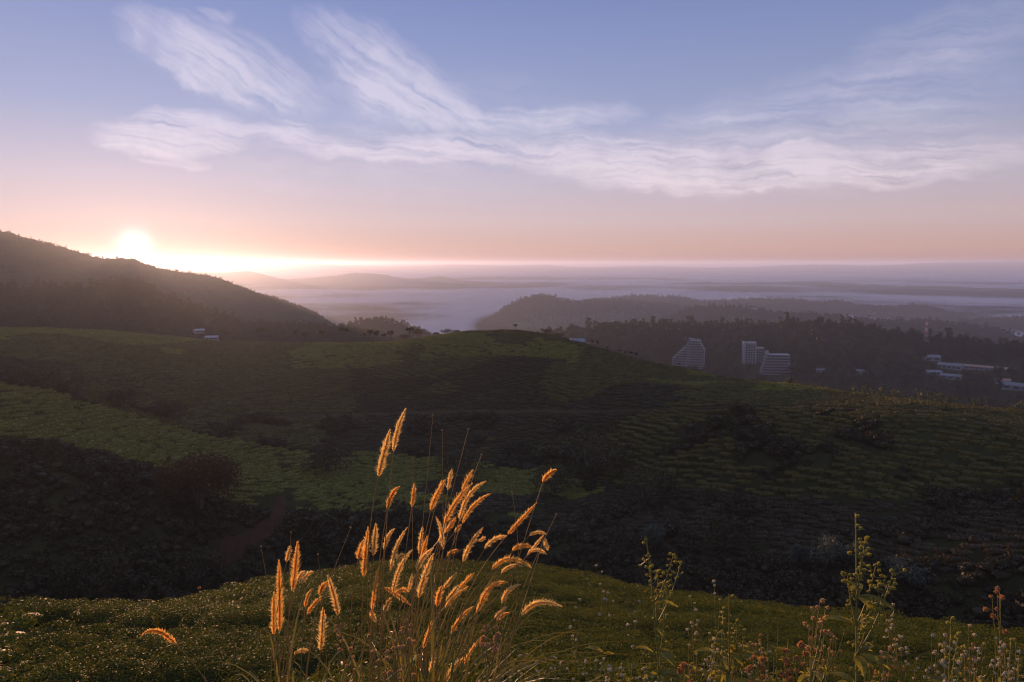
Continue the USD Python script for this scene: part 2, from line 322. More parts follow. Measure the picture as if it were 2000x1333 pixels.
# ------------------------------------------------------------------ leaves and wood
def leaf_material(name, c1, c2, trans=0.35, rough=0.5, vary=0.35, spec=0.4):
    g = G()
    gi, oi = g.add('geometry'), g.add('object_info')
    f = g.m('add', g.m('multiply', f'{gi}.random_per_island', 1 - vary), g.m('multiply', f'{oi}.random', vary))
    c = g.ramp(f, [(0.0, c1), (1.0, c2)])
    pr = g.add('principled_bsdf', base_color=c, roughness=rough, specular_ior_level=spec)
    tr = g.add('translucent_bsdf', color=g.mix(1.0, c, (1.25, 1.15, 0.6), 'multiply'))
    mx = g.add('mix_closure', fac=trans, closure1=pr + '.BSDF', closure2=tr + '.BSDF')
    return g.build(name, mx + '.closure')

leaf_material('tea_leaf', (.066, .076, .011), (.145, .148, .024), 0.3, 0.55, 0.3, 0.035)
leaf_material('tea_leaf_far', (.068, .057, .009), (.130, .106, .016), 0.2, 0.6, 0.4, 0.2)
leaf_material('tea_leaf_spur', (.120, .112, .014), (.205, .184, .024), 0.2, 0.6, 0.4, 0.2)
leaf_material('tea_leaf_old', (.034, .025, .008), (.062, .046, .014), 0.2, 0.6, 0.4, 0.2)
leaf_material('scrub_leaf', (.028, .023, .008), (.066, .054, .017), 0.25, 0.6, 0.5, 0.25)
leaf_material('pale_leaf', (.060, .070, .052), (.120, .130, .095), 0.3, 0.6, 0.4, 0.25)
leaf_material('rust_leaf', (.060, .030, .014), (.170, .070, .026), 0.45, 0.6, 0.3, 0.2)
leaf_material('tree_leaf', (.020, .026, .010), (.055, .062, .024), 0.35, 0.6, 0.6, 0.2)
leaf_material('belt_leaf', (.040, .052, .018), (.090, .100, .036), 0.35, 0.6, 0.6, 0.2)

def wood_material(name, c1, c2, scale=6.0):
    g = G(); p = g.add('texture_coordinate') + '.object'
    mp = g.add('mapping', vector=p, scale=(scale, scale, scale * .2)) + '.vector'
    n = g.add('noise_texture', vector=mp, scale=1.0, detail=5.0) + '.fac'
    pr = g.add('principled_bsdf', base_color=g.ramp(n, [(.3, c1), (.7, c2)]), roughness=.9, specular_ior_level=.2)
    return g.build(name, pr + '.BSDF')
usdkit.material(stage, LK + 'twigs', {'d': ('diffuse_bsdf', dict(color=(.020, .022, .008)))}, surface='d.BSDF')
wood_material('bark', (.05, .038, .028), (.11, .088, .066))

def quads(c, size, rng, flat=0.0, aspect=1.7, up=None):
    """leaf-shaped quads (two triangles folded along the rib) at the points c."""
    n = len(c); size = np.broadcast_to(size, (n,))[:, None]
    d = rng.normal(size=(n, 3)); d[:, 2] *= (1 - flat); d /= np.linalg.norm(d, axis=1, keepdims=True)
    nn = rng.normal(size=(n, 3)) * (1 - flat) + np.array([0, 0, 1.0]) * flat * 2
    if up is not None: nn = nn * .6 + up
    s = np.cross(d, nn); s /= np.linalg.norm(s, axis=1, keepdims=True) + 1e-9
    a, b = c - d * size * .5, c + d * size * .5
    l, r = c + s * size * .5 / aspect, c - s * size * .5 / aspect
    v = np.stack([a, l, b, r], 1).reshape(-1, 3)
    k = np.arange(n)[:, None] * 4
    return v, np.concatenate([k + [[0, 1, 2]], k + [[0, 2, 3]]])
def join(*ms):
    V, F, o = [], [], 0
    for v, f in ms: V.append(np.asarray(v, float)); F.append(np.asarray(f) + o); o += len(v)
    return np.vstack(V), np.vstack(F)
def tube(pts, rad, sides=5):
    p = np.asarray(pts, float); rad = np.broadcast_to(rad, (len(p),))
    t = np.gradient(p, axis=0); t /= np.linalg.norm(t, axis=1, keepdims=True) + 1e-12
    a = np.cross(t, np.where(np.abs(t[:, 2:]) < .9, [0, 0, 1.], [1., 0, 0])); a /= np.linalg.norm(a, axis=1, keepdims=True) + 1e-12
    b = np.cross(t, a); an = np.arange(sides) * 2 * np.pi / sides
    v = p[:, None] + rad[:, None, None] * (np.cos(an)[None, :, None] * a[:, None] + np.sin(an)[None, :, None] * b[:, None])
    i, j = np.meshgrid(np.arange(len(p) - 1), np.arange(sides), indexing='ij')
    q = np.stack([i * sides + j, i * sides + (j + 1) % sides, (i + 1) * sides + (j + 1) % sides, (i + 1) * sides + j], -1).reshape(-1, 4)
    return v.reshape(-1, 3), np.vstack([q[:, [0, 1, 2]], q[:, [0, 2, 3]]])
def blob(r, sub, rough, seed, scale=(1, 1, 1)):
    m = trimesh.creation.icosphere(sub, 1.0); v = np.array(m.vertices)
    v = v * (1 + (meshkit.fbm(v * 2.2 + 10, 3, seed)[:, None] - .5) * rough) * r * np.array(scale)
    return v, np.array(m.faces)

USED = {}
def numbered(name):
    k = USED.get(name, 0); USED[name] = k + 1
    return name if k == 0 else f'{name}_{k:03d}'
def thing(name, label, cat, group=None, loc=(0, 0, 0), rz=0.0, scale=None):
    x = UsdGeom.Xform.Define(stage, '/World/' + numbered(name))
    x.AddTranslateOp().Set(Gf.Vec3d(*map(float, loc)))
    if rz: x.AddRotateZOp().Set(float(rz))
    if scale is not None: x.AddScaleOp().Set(Gf.Vec3f(*(np.broadcast_to(scale, 3).astype(float).tolist())))
    tag(x, label, cat, group)
    x.GetPrim().SetCustomDataByKey('_n', 0) if False else None
    return str(x.GetPath())
CHILD = {}
def part(parent, name, mesh, mat, smooth=False, label=None, kind=None):
    k = CHILD.get((parent, name), 0); CHILD[parent, name] = k + 1
    path = f'{parent}/{name}' + (f'_{k:03d}' if k else '')
    p = usdkit.mesh(stage, path, mesh, LK + mat, smooth=smooth)
    tag(p, label=label, kind=kind)
    return path
def copy(src, name, label, cat, group, loc, rz=0.0, scale=1.0):
    x = UsdGeom.Xform.Define(stage, '/World/' + numbered(name))
    x.AddTranslateOp().Set(Gf.Vec3d(*map(float, loc))); x.AddRotateZOp().Set(float(rz)); x.AddScaleOp().Set(Gf.Vec3f(*(np.broadcast_to(scale, 3).astype(float).tolist())))
    x.GetPrim().GetReferences().AddInternalReference(src); x.GetPrim().SetInstanceable(True)
    tag(x, label, cat, group)
    return x
class Kind:
    """one kind of thing: the first of a shape is built, later ones refer to it."""
    def __init__(s, name, builders): s.name, s.b, s.first = name, builders, {}
    def put(s, v, label, cat, group, loc, rz, scale):
        if v not in s.first:
            # the first keeps its size in an op of its own; later ones refer to its parts through a nested prim of the same make
            p = thing(s.name, label, cat, group, loc, rz, scale); s.b[v](p); s.first[v] = p
            return p
        x = UsdGeom.Xform.Define(stage, '/World/' + numbered(s.name))
        x.GetPrim().GetReferences().AddInternalReference(s.first[v])
        x.ClearXformOpOrder(); x.AddTranslateOp().Set(Gf.Vec3d(*map(float, loc))); x.AddRotateZOp().Set(float(rz)); x.AddScaleOp().Set(Gf.Vec3f(*(np.broadcast_to(scale, 3).astype(float).tolist())))
        x.GetPrim().SetInstanceable(True); tag(x, label, cat, group)
        return str(x.GetPath())

def scatter(name, protos, pos, idx, rz, scale, label, cat):
    """many copies as one object."""
    path = '/World/' + numbered(name)
    pi = UsdGeom.PointInstancer.Define(stage, path)
    rel = pi.CreatePrototypesRel()
    for i, (mesh, mat) in enumerate(protos):
        usdkit.mesh(stage, f'{path}/form_{i + 1:03d}', mesh, LK + mat); rel.AddTarget(f'{path}/form_{i + 1:03d}')
    n = len(pos); a = np.radians(np.asarray(rz)) / 2
    pi.CreatePositionsAttr(Vt.Vec3fArray.FromNumpy(np.asarray(pos, np.float32)))
    pi.CreateProtoIndicesAttr(Vt.IntArray.FromNumpy(np.asarray(idx, np.int32)))
    pi.CreateOrientationsAttr(Vt.QuathArray([Gf.Quath(float(math.cos(q)), 0., 0., float(math.sin(q))) for q in a]))
    sc = np.asarray(scale, np.float32); sc = np.repeat(sc[:, None], 3, 1) if sc.ndim == 1 else sc
    pi.CreateScalesAttr(Vt.Vec3fArray.FromNumpy(sc))
    return tag(pi, label, cat, kind='stuff')

# ------------------------------------------------------------------ tea
def tea_bush(seed, leaves, size):
    """a clipped bush: 1.15 m across, flat top at 0.75 m."""
    rng = np.random.default_rng(seed)
    core = blob(1, 2, .2, seed, (.46, .46, .26)); core = (core[0] + [0, 0, .30], core[1])
    u = rng.uniform(0, 2 * np.pi, leaves); k = np.sqrt(rng.uniform(0, 1, leaves)) * 1.0
    rad = .60 * (1 + .12 * np.sin(3 * u + seed))
    top = rng.uniform(0, 1, leaves) < .72
    x, y = np.where(top, k, 1.0) * rad * np.cos(u), np.where(top, k, 1.0) * rad * np.sin(u)
    z = np.where(top, .74 - .10 * k ** 4, rng.uniform(.15, .62, leaves)) + rng.normal(0, .025, leaves)
    lv = quads(np.stack([x, y, z], -1), size * rng.uniform(.7, 1.3, leaves), rng, flat=.25, aspect=2.1)
    return core, lv

def hedge(seed, n=130, L=3.2, w=.62, h=.68, size=.30):
    """a length of clipped hedge seen from far off."""
    rng = np.random.default_rng(seed)
    xs = np.linspace(-L / 2, L / 2, 9); prof = np.array([[-1, .0], [-1.0, .62], [-.62, 1.0], [.62, 1.0], [1.0, .62], [1, .0]])
    P = np.zeros((9, 6, 3))
    for i, x in enumerate(xs):
        e = 1 - (abs(x) / (L / 2)) ** 6 * .35
        P[i, :, 0] = x + rng.normal(0, .05, 6); P[i, :, 1] = prof[:, 0] * w * e * (1 + rng.normal(0, .10, 6)); P[i, :, 2] = prof[:, 1] * h * e * (1 + rng.normal(0, .07, 6)) - .25
    v, f = grid_mesh(P)
    c = np.stack([rng.uniform(-L / 2, L / 2, n), rng.uniform(-w, w, n), np.full(n, h - .24)], -1); c[:, 2] -= (np.abs(c[:, 1]) / w) ** 4 * .3 + rng.normal(0, .06, n)
    return join((v, f[:, ::-1]), quads(c, size * rng.uniform(.6, 1.3, n), rng, flat=.3))

# near slope: rows of bushes along the contour, a footway after every fourth row
def near_tea():
    rng = np.random.default_rng(21)
    P = []
    rad, row = 32.5, 0          # rows are arcs round a point behind the camera
    cy = -24.0
    while rad < 112:
        n = int(2.1 * rad / 1.02)
        a = np.linspace(-1.05, 1.05, n) + rng.normal(0, .10, n) / rad
        rr = rad + (meshkit.fbm(np.stack([a * 9, np.full(n, rad * .06), 0 * a], -1), 2, 4) - .5) * 5 + rng.normal(0, .06, n)
        x, y = rr * np.sin(a), cy + rr * np.cos(a)
        keep = rng.uniform(0, 1, n) > .025
        P.append(np.stack([x, y, np.full(n, row)], -1)[keep])
        row += 1; rad += 1.14 + (1.55 if row % 5 == 0 else 0.0)
    P = np.vstack(P)
    # cross cuts
    cut = meshkit.noise(np.stack([P[:, 0] / 3.2, P[:, 1] / 9.0, 0 * P[:, 0]], -1), 77)
    P = P[(np.abs(cut - .5) > .022)]
    r = np.hypot(P[:, 0], P[:, 1]); th = np.arctan2(P[:, 0], P[:, 1])
    k = knee(P[:, 0], P[:, 1])
    ok = (np.abs(th) < math.radians(52)) & (r > 8.5) & (k < 5.2)
    P, r, th, k = P[ok], r[ok], th[ok], k[ok]
    z = height(P[:, 0], P[:, 1])
    # in the picture, nearest first
    seen = (np.abs(np.arctan2(P[:, 0], P[:, 1])) < math.radians(36.5)) & (z / r > -.68)
    o = np.argsort(np.where(seen, r, r + 1000)); first = o[:300]
    kinds = Kind('tea_bush', [])
    def make(seed):
        def b(path):
            core, lv = tea_bush(seed, 1500, .047)
            part(path, 'leaves', lv, 'tea_leaf'); part(path, 'inner_twigs', core, 'twigs')
        return b
    kinds.b = [make(s) for s in range(6)]
    for j, i in enumerate(first):
        kinds.put(j % 6, 'low clipped tea bush of the near slope, its flat top touching its neighbours', 'tea bush', 'clipped tea bushes of the near slope', (P[i, 0], P[i, 1], z[i] - .04), rng.uniform(0, 360), np.array([1, 1, 1]) * rng.uniform(.94, 1.1) * [1.3, 1.3, .92])
    rest = o[300:]
    pr = []
    for s in range(4):
        core, lv = tea_bush(40 + s, 480, .085); core = (core[0] * [.8, .8, .6], core[1]); pr.append((join(core, lv), 'tea_leaf'))
    scatter('tea_field', pr, np.stack([P[rest, 0], P[rest, 1], z[rest] - .04], -1), rng.integers(0, 4, len(rest)), rng.uniform(0, 360, len(rest)), np.stack([rng.uniform(1.1, 1.32, len(rest))] * 2 + [rng.uniform(.88, 1.05, len(rest))], -1), 'carpet of clipped tea bushes over the farther part of the near slope', 'tea')
near_tea()

def far_tea():
    rng = np.random.default_rng(22)
    rows = {'a': [], 'b': [], 'c': []}
    r0 = 104.0
    while r0 < 345:
        n = int(2.0 * r0 / 3.0)
        th = np.linspace(-1.0, 1.0, n) + rng.normal(0, .3, n) / r0
        w = (meshkit.fbm(np.stack([th * 7, np.full(n, r0 / 45), 0 * th], -1), 3, 8) - .5)
        r = r0 + w * 16 + rng.normal(0, .26, n)
        x, y = r * np.sin(th), r * np.cos(th); k = knee(x, y)
        gap = meshkit.fbm(np.stack([x / 9, y / 9, 0 * x], -1), 2, 55)
        dw = np.gradient(r, th) / r
        rz = -np.degrees(th) + np.degrees(np.arctan(dw)) * -1 * -1
        px = 1000 + np.tan(th) * FPX
        patch = (meshkit.fbm(np.stack([x / 40, y / 40, 0 * x], -1), 3, 91))
        pe = 1020 + (meshkit.fbm(np.stack([x / 14, y / 14, 0 * x], -1), 3, 93) - .5) * 620
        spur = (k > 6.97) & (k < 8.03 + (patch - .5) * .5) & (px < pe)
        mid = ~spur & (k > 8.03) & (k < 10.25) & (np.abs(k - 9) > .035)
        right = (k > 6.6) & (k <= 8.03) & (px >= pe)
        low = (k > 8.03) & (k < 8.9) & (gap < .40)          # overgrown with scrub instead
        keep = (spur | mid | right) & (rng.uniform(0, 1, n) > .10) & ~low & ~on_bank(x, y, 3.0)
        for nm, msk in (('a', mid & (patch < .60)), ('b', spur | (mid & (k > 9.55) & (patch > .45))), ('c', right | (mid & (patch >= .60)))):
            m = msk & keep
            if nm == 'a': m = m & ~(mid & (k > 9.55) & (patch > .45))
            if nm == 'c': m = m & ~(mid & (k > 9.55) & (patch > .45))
            if m.any(): rows[nm].append(np.stack([x[m], y[m], rz[m]], -1))
        r0 += 1.62
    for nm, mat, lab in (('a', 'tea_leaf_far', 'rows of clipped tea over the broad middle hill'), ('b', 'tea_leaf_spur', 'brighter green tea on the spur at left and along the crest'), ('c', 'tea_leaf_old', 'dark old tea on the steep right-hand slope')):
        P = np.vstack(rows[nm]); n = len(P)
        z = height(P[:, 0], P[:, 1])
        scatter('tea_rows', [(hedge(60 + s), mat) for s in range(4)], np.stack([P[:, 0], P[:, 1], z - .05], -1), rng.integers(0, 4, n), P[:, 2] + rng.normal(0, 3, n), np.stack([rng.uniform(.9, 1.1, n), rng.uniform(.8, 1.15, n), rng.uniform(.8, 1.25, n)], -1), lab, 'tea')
        print(nm, n)
far_tea()

# ------------------------------------------------------------------ scrub and trees
def shrub_mesh(seed, n=170, size=.34, rad=1.0, squash=.8):
    """a loose shrub, about 2 m across and 1.6 m high before scaling: lobes of leaves round a dark heart."""
    rng = np.random.default_rng(seed)
    lob = rng.normal(0, .42, (7, 3)); lob[:, 2] = np.abs(lob[:, 2]) * .9 + .35
    c = []
    for q in lob:
        d = rng.normal(size=(n // 7, 3)); d /= np.linalg.norm(d, axis=1, keepdims=True)
        c.append(q + d * rng.uniform(.32, .55, (len(d), 1)))
    c = np.vstack(c) * rad; c[:, 2] = np.maximum(c[:, 2] * squash, .03)
    return quads(c, size * rng.uniform(.6, 1.3, len(c)), rng, flat=.1)
def heart(seed, r=.62):
    v, f = blob(r, 1, .6, seed, (1, 1, .75)); return v + [0, 0, r * .6], f

def scrub():
    rng = np.random.default_rng(23)
    n = 62000
    th = rng.uniform(-1.0, 1.0, n); r = np.sqrt(rng.uniform(64 ** 2, 330 ** 2, n))
    x, y = r * np.sin(th), r * np.cos(th); k = knee(x, y); px = 1000 + np.tan(th) * FPX
    g = meshkit.fbm(np.stack([x / 9, y / 9, 0 * x], -1), 2, 55); g2 = meshkit.fbm(np.stack([x / 30, y / 30, 0 * x], -1), 2, 56)
    m = ((k > 4.9) & (k < 6.94)) | ((k > 8.03) & (k < 8.9) & (g < .40)) | ((k > 6.94) & (k < 8.03) & (px > 1150) & (g < .42)) | ((k > 10.3) & (k < 12))
    m &= ~on_bank(x, y)
    m &= (rng.uniform(0, 1, n) < np.where(k > 10.3, .3, np.where(k > 6.94, .6, 1.0)))
    P = np.stack([x[m], y[m], height(x[m], y[m]) - .1], -1); n = len(P)
    print('scrub', n)
    scatter('scrub', [(join(shrub_mesh(80 + s, 150, .36), heart(80 + s)), 'scrub_leaf') for s in range(5)], P, rng.integers(0, 5, n), rng.uniform(0, 360, n), rng.uniform(.55, 1.5, n) * np.where(g[m] < .33, 1.5, 1.0), 'dark scrub filling the valley and the foot of the hills', 'scrub')
scrub()

def tree_parts(seed, h, crown_r, crown_h, trunk_h, leaves, lsize, lobes=9, style='round', limbs=5):
    """(wood, crown) of a tree of height h standing at the origin."""
    rng = np.random.default_rng(seed)
    lean = rng.normal(0, .04, 2) * h
    top = np.array([lean[0], lean[1], h * .93])
    tr = [np.array([0, 0, -.6]), np.array([lean[0] * .2, lean[1] * .2, h * .3]), np.array([lean[0] * .6, lean[1] * .6, h * .65]), top]
    r0 = .022 * h + .05
    wood = [tube(tr, [r0 * 1.25, r0, r0 * .65, r0 * .25], 6)]
    cs = []
    cz0 = trunk_h
    for i in range(lobes):
        u = rng.uniform(0, 2 * np.pi); f = (i + .5) / lobes
        if style == 'conical': rr = crown_r * (1.05 - f) * rng.uniform(.5, 1); zz = cz0 + crown_h * f
        elif style == 'tuft': rr = crown_r * rng.uniform(.35, 1.0); zz = cz0 + crown_h * rng.uniform(.35, .95)
        elif style == 'column': rr = crown_r * rng.uniform(.1, .7); zz = cz0 + crown_h * f
        else: rr = crown_r * rng.uniform(.15, .8); zz = cz0 + crown_h * (.2 + .75 * rng.uniform() * (1 - .4 * (rr / crown_r) ** 2))
        q = np.array([lean[0] * .7 + rr * np.cos(u), lean[1] * .7 + rr * np.sin(u), zz]); cs.append(q)
        if i < limbs:
            b = np.array([lean[0] * .5, lean[1] * .5, max(zz - rr * .8 - crown_h * .15, trunk_h * .75)])
            wood.append(tube([b, b * .4 + q * .6 + [0, 0, -.1 * crown_h], q], [r0 * .4, r0 * .3, r0 * .12], 4))
    c = []
    per = leaves // lobes
    for q in cs:
        d = rng.normal(size=(per, 3)); d /= np.linalg.norm(d, axis=1, keepdims=True)
        s = (crown_r * .42 if style != 'column' else crown_r * .6) * rng.uniform(.75, 1.25)
        c.append(q + d * s * rng.uniform(.45, 1.0, (per, 1)) * [1, 1, .75])
    c = np.vstack(c)
    return join(*wood), quads(c, lsize * rng.uniform(.6, 1.35, len(c)), rng, flat=.1)

def tree_kind(name, specs, leaf):
    k = Kind(name, [])
    def mk(sp):
        def b(path):
            w, c = tree_parts(**sp)
            part(path, 'trunk', w, 'bark'); part(path, 'crown', c, leaf)
        return b
    k.b = [mk(sp) for sp in specs]
    return k
crest_trees = tree_kind('pollarded_tree', [dict(seed=200 + i, h=6.2, crown_r=1.5, crown_h=2.2, trunk_h=3.6, leaves=320, lsize=.55, lobes=8, style='tuft', limbs=8) for i in range(5)], 'tree_leaf')
CREST = [(300, 650, 14, 1), (338, 655, 14, 2), (372, 660, 15, 0), (440, 668, 20, 1), (456, 670, 9, 3), (503, 671, 25, 0), (514, 671, 28, 2), (555, 674, 12, 3), (579, 676, 27, 1), (596, 677, 23, 4), (628, 678, 25, 2), (671, 678, 31, 3), (712, 677, 19, 0), (723, 676, 27, 1), (736, 675, 24, 4), (750, 674, 18, 2),
         (763, 673, 24, 0), (800, 660, 25, 3), (1008, 649, 14, 1), (1157, 684, 14, 2), (1167, 686, 15, 0), (1186, 690, 10, 4), (1211, 696, 12, 1), (1221, 698, 11, 3), (1233, 702, 14, 2), (1243, 704, 15, 0), (1328, 728, 10, 3)]
WHERE = ['beside the white sheds', 'near the sun glare', 'left of the paired trees', 'alone above the ridge', 'small, beside a taller one', 'left one of a pair', 'right one of a pair', 'stunted, between two pairs', 'taller of the middle pair', 'shorter of the middle pair', 'standing alone left of the tallest', 'tallest of the row', 'left of a group of four', 'second of a group of four', 'third of a group of four', 'last of a group of four',
         'right of the group of four', 'above the shrubs left of the summit', 'tiny, alone on the rounded summit', 'first right of the small white house', 'second right of the small white house', 'small, on the falling right shoulder', 'left of the right-hand pair', 'low, left of the right-hand pair', 'left of the last pair on the right shoulder', 'right of the last pair on the right shoulder', 'small, in front of the stepped hotel']
def crest_point(px, ahead=0.0):
    th = polar(px, 660)[0]; r = np.linspace(150, 400, 1500); x, y = r * np.sin(th), r * np.cos(th); z = height(x, y)
    i = np.argmax(z / r); i = min(i + int(ahead / (250 / 1500)), 1499)
    return np.array([x[i], y[i], z[i]])
for (px, py, hp, v), wh in zip(CREST, WHERE):
    p = crest_point(px, 3.0); s = hp * np.hypot(p[0], p[1]) / FPX / 6.2 * 1.1
    crest_trees.put(v, f'dark tufted tree on the middle crest, {wh}', 'tree', 'tufted trees along the middle crest', p, RNG.uniform(0, 360), max(s, .3))

def near_shrub(name, label, cat, px, py, wpx, hpx, leaf, seed, r=None, group=None, n=1500, lsize=None, wood=True):
    p = drop(px, py) if r is None else np.array(at(px, py, r))
    if r is not None: p[2] = height(p[:1], p[1:2])[0]
    d = np.hypot(p[0], p[1]); w, h = wpx * d / FPX, hpx * d / FPX
    t = thing(name, label, cat, group, p)
    rng = np.random.default_rng(seed); L = 16
    u = rng.uniform(0, 2 * np.pi, L); k = np.sqrt(rng.uniform(0, 1, L)) * .75
    c = []
    ls = lsize or .03 * w + .15
    for i in range(L):
        q = np.array([w / 2 * k[i] * np.cos(u[i]), w / 2 * k[i] * np.sin(u[i]), h * (.22 + .5 * np.sqrt(max(0, 1 - k[i] ** 2)) * rng.uniform(.6, 1.1))])
        dd = rng.normal(size=(n // L, 3)); dd /= np.linalg.norm(dd, axis=1, keepdims=True)
        c.append(q + dd * rng.uniform(.6, 1.05, (len(dd), 1)) * [w * .19, w * .19, h * .24])
    c = np.vstack(c); c = c[c[:, 2] > -.3]
    part(t, 'crown', quads(c, ls * rng.uniform(.6, 1.3, len(c)), rng, flat=.1), leaf)
    st = []
    for i in range(6):
        q = np.array([w * .3 * k[i] * np.cos(u[i]), w * .3 * k[i] * np.sin(u[i]), h * .55])
        st.append(tube([np.array([q[0] * .12, q[1] * .12, -.4]), q * .55, q], [.03 * h + .03, .02 * h + .02, .02], 5))
    part(t, 'trunk', join(*st), 'bark')
    return t
near_shrub('spreading_tree', 'broad dark tree with reddish leaves on its rim, on the edge of the green spur', 'tree', 390, 1000, 150, 118, 'rust_leaf', 301, n=5200, lsize=.5)
SHR = [('pale_shrub', 'pale grey-green shrub at the foot of the dark slope, behind the flowers', 1282, 1078, 62, 60, 'pale_leaf'), ('pale_shrub', 'rounded pale shrub in the valley left of the tallest flower stalk', 1612, 1112, 74, 68, 'pale_leaf'),
       ('pale_shrub', 'small pale shrub left of the rounded one in the valley', 1560, 1108, 40, 50, 'pale_leaf'), ('pale_shrub', 'thin pale shrub right behind the tallest flower stalk', 1668, 1108, 40, 56, 'pale_leaf'), ('pale_shrub', 'low pale shrub right of the tallest flower stalk', 1768, 1140, 84, 44, 'pale_leaf'),
       ('dark_shrub', 'big dark bush in the hollow below the track', 1150, 930, 190, 105, 'scrub_leaf'), ('dark_shrub', 'dark bush in the hollow, right of the biggest one', 1262, 985, 120, 90, 'scrub_leaf'), ('dark_shrub', 'dark bush above the grass heads in the hollow', 1080, 965, 120, 60, 'scrub_leaf'),
       ('dark_shrub', 'dark bush under the track, left of the hollow', 900, 930, 120, 60, 'scrub_leaf'), ('dark_shrub', 'dark bush at the edge of the green spur tea', 640, 925, 110, 55, 'scrub_leaf'), ('hillside_tree', 'faint tree on the left hillside under the sun rays', 155, 775, 60, 52, 'belt_leaf'),
       ('hillside_tree', 'low bushy tree on the left hillside, right of the taller one', 240, 800, 70, 45, 'scrub_leaf'), ('hillside_tree', 'small bushy tree on the left hillside, farthest right', 335, 820, 64, 40, 'scrub_leaf'), ('dark_shrub', 'dark bush at the foot of the red path', 380, 1135, 110, 60, 'scrub_leaf'),
       ('dark_shrub', 'dark bush in the left valley behind the tea brow', 200, 1150, 140, 70, 'scrub_leaf'), ('dark_shrub', 'leafy bush at the right end of the hollow', 1420, 1075, 120, 70, 'scrub_leaf')]
for i, (nm, lab, px, py, w, h, leaf) in enumerate(SHR): near_shrub(nm, lab, 'tree' if 'tree' in nm else 'shrub', px, py, w, h, leaf, 310 + i)
for i, (px, w, h, lab) in enumerate([(852, 16, 9, 'small dark bush left on the summit'), (872, 26, 12, 'dark ragged bush on the summit, middle of three'), (892, 18, 8, 'small dark bush right on the summit'), (815, 46, 22, 'bushy clump on the crest left of the summit'), (790, 30, 16, 'low clump at the left end of the crest bushes'),
                                  (1066, 30, 14, 'dark bush right of the summit'), (1090, 34, 12, 'low dark bush between summit and white house')]):
    p = crest_point(px, 2.0); near_shrub('crest_shrub', lab, 'shrub', px, 650, w, h, 'scrub_leaf', 340 + i, r=float(np.hypot(p[0], p[1])), n=700)

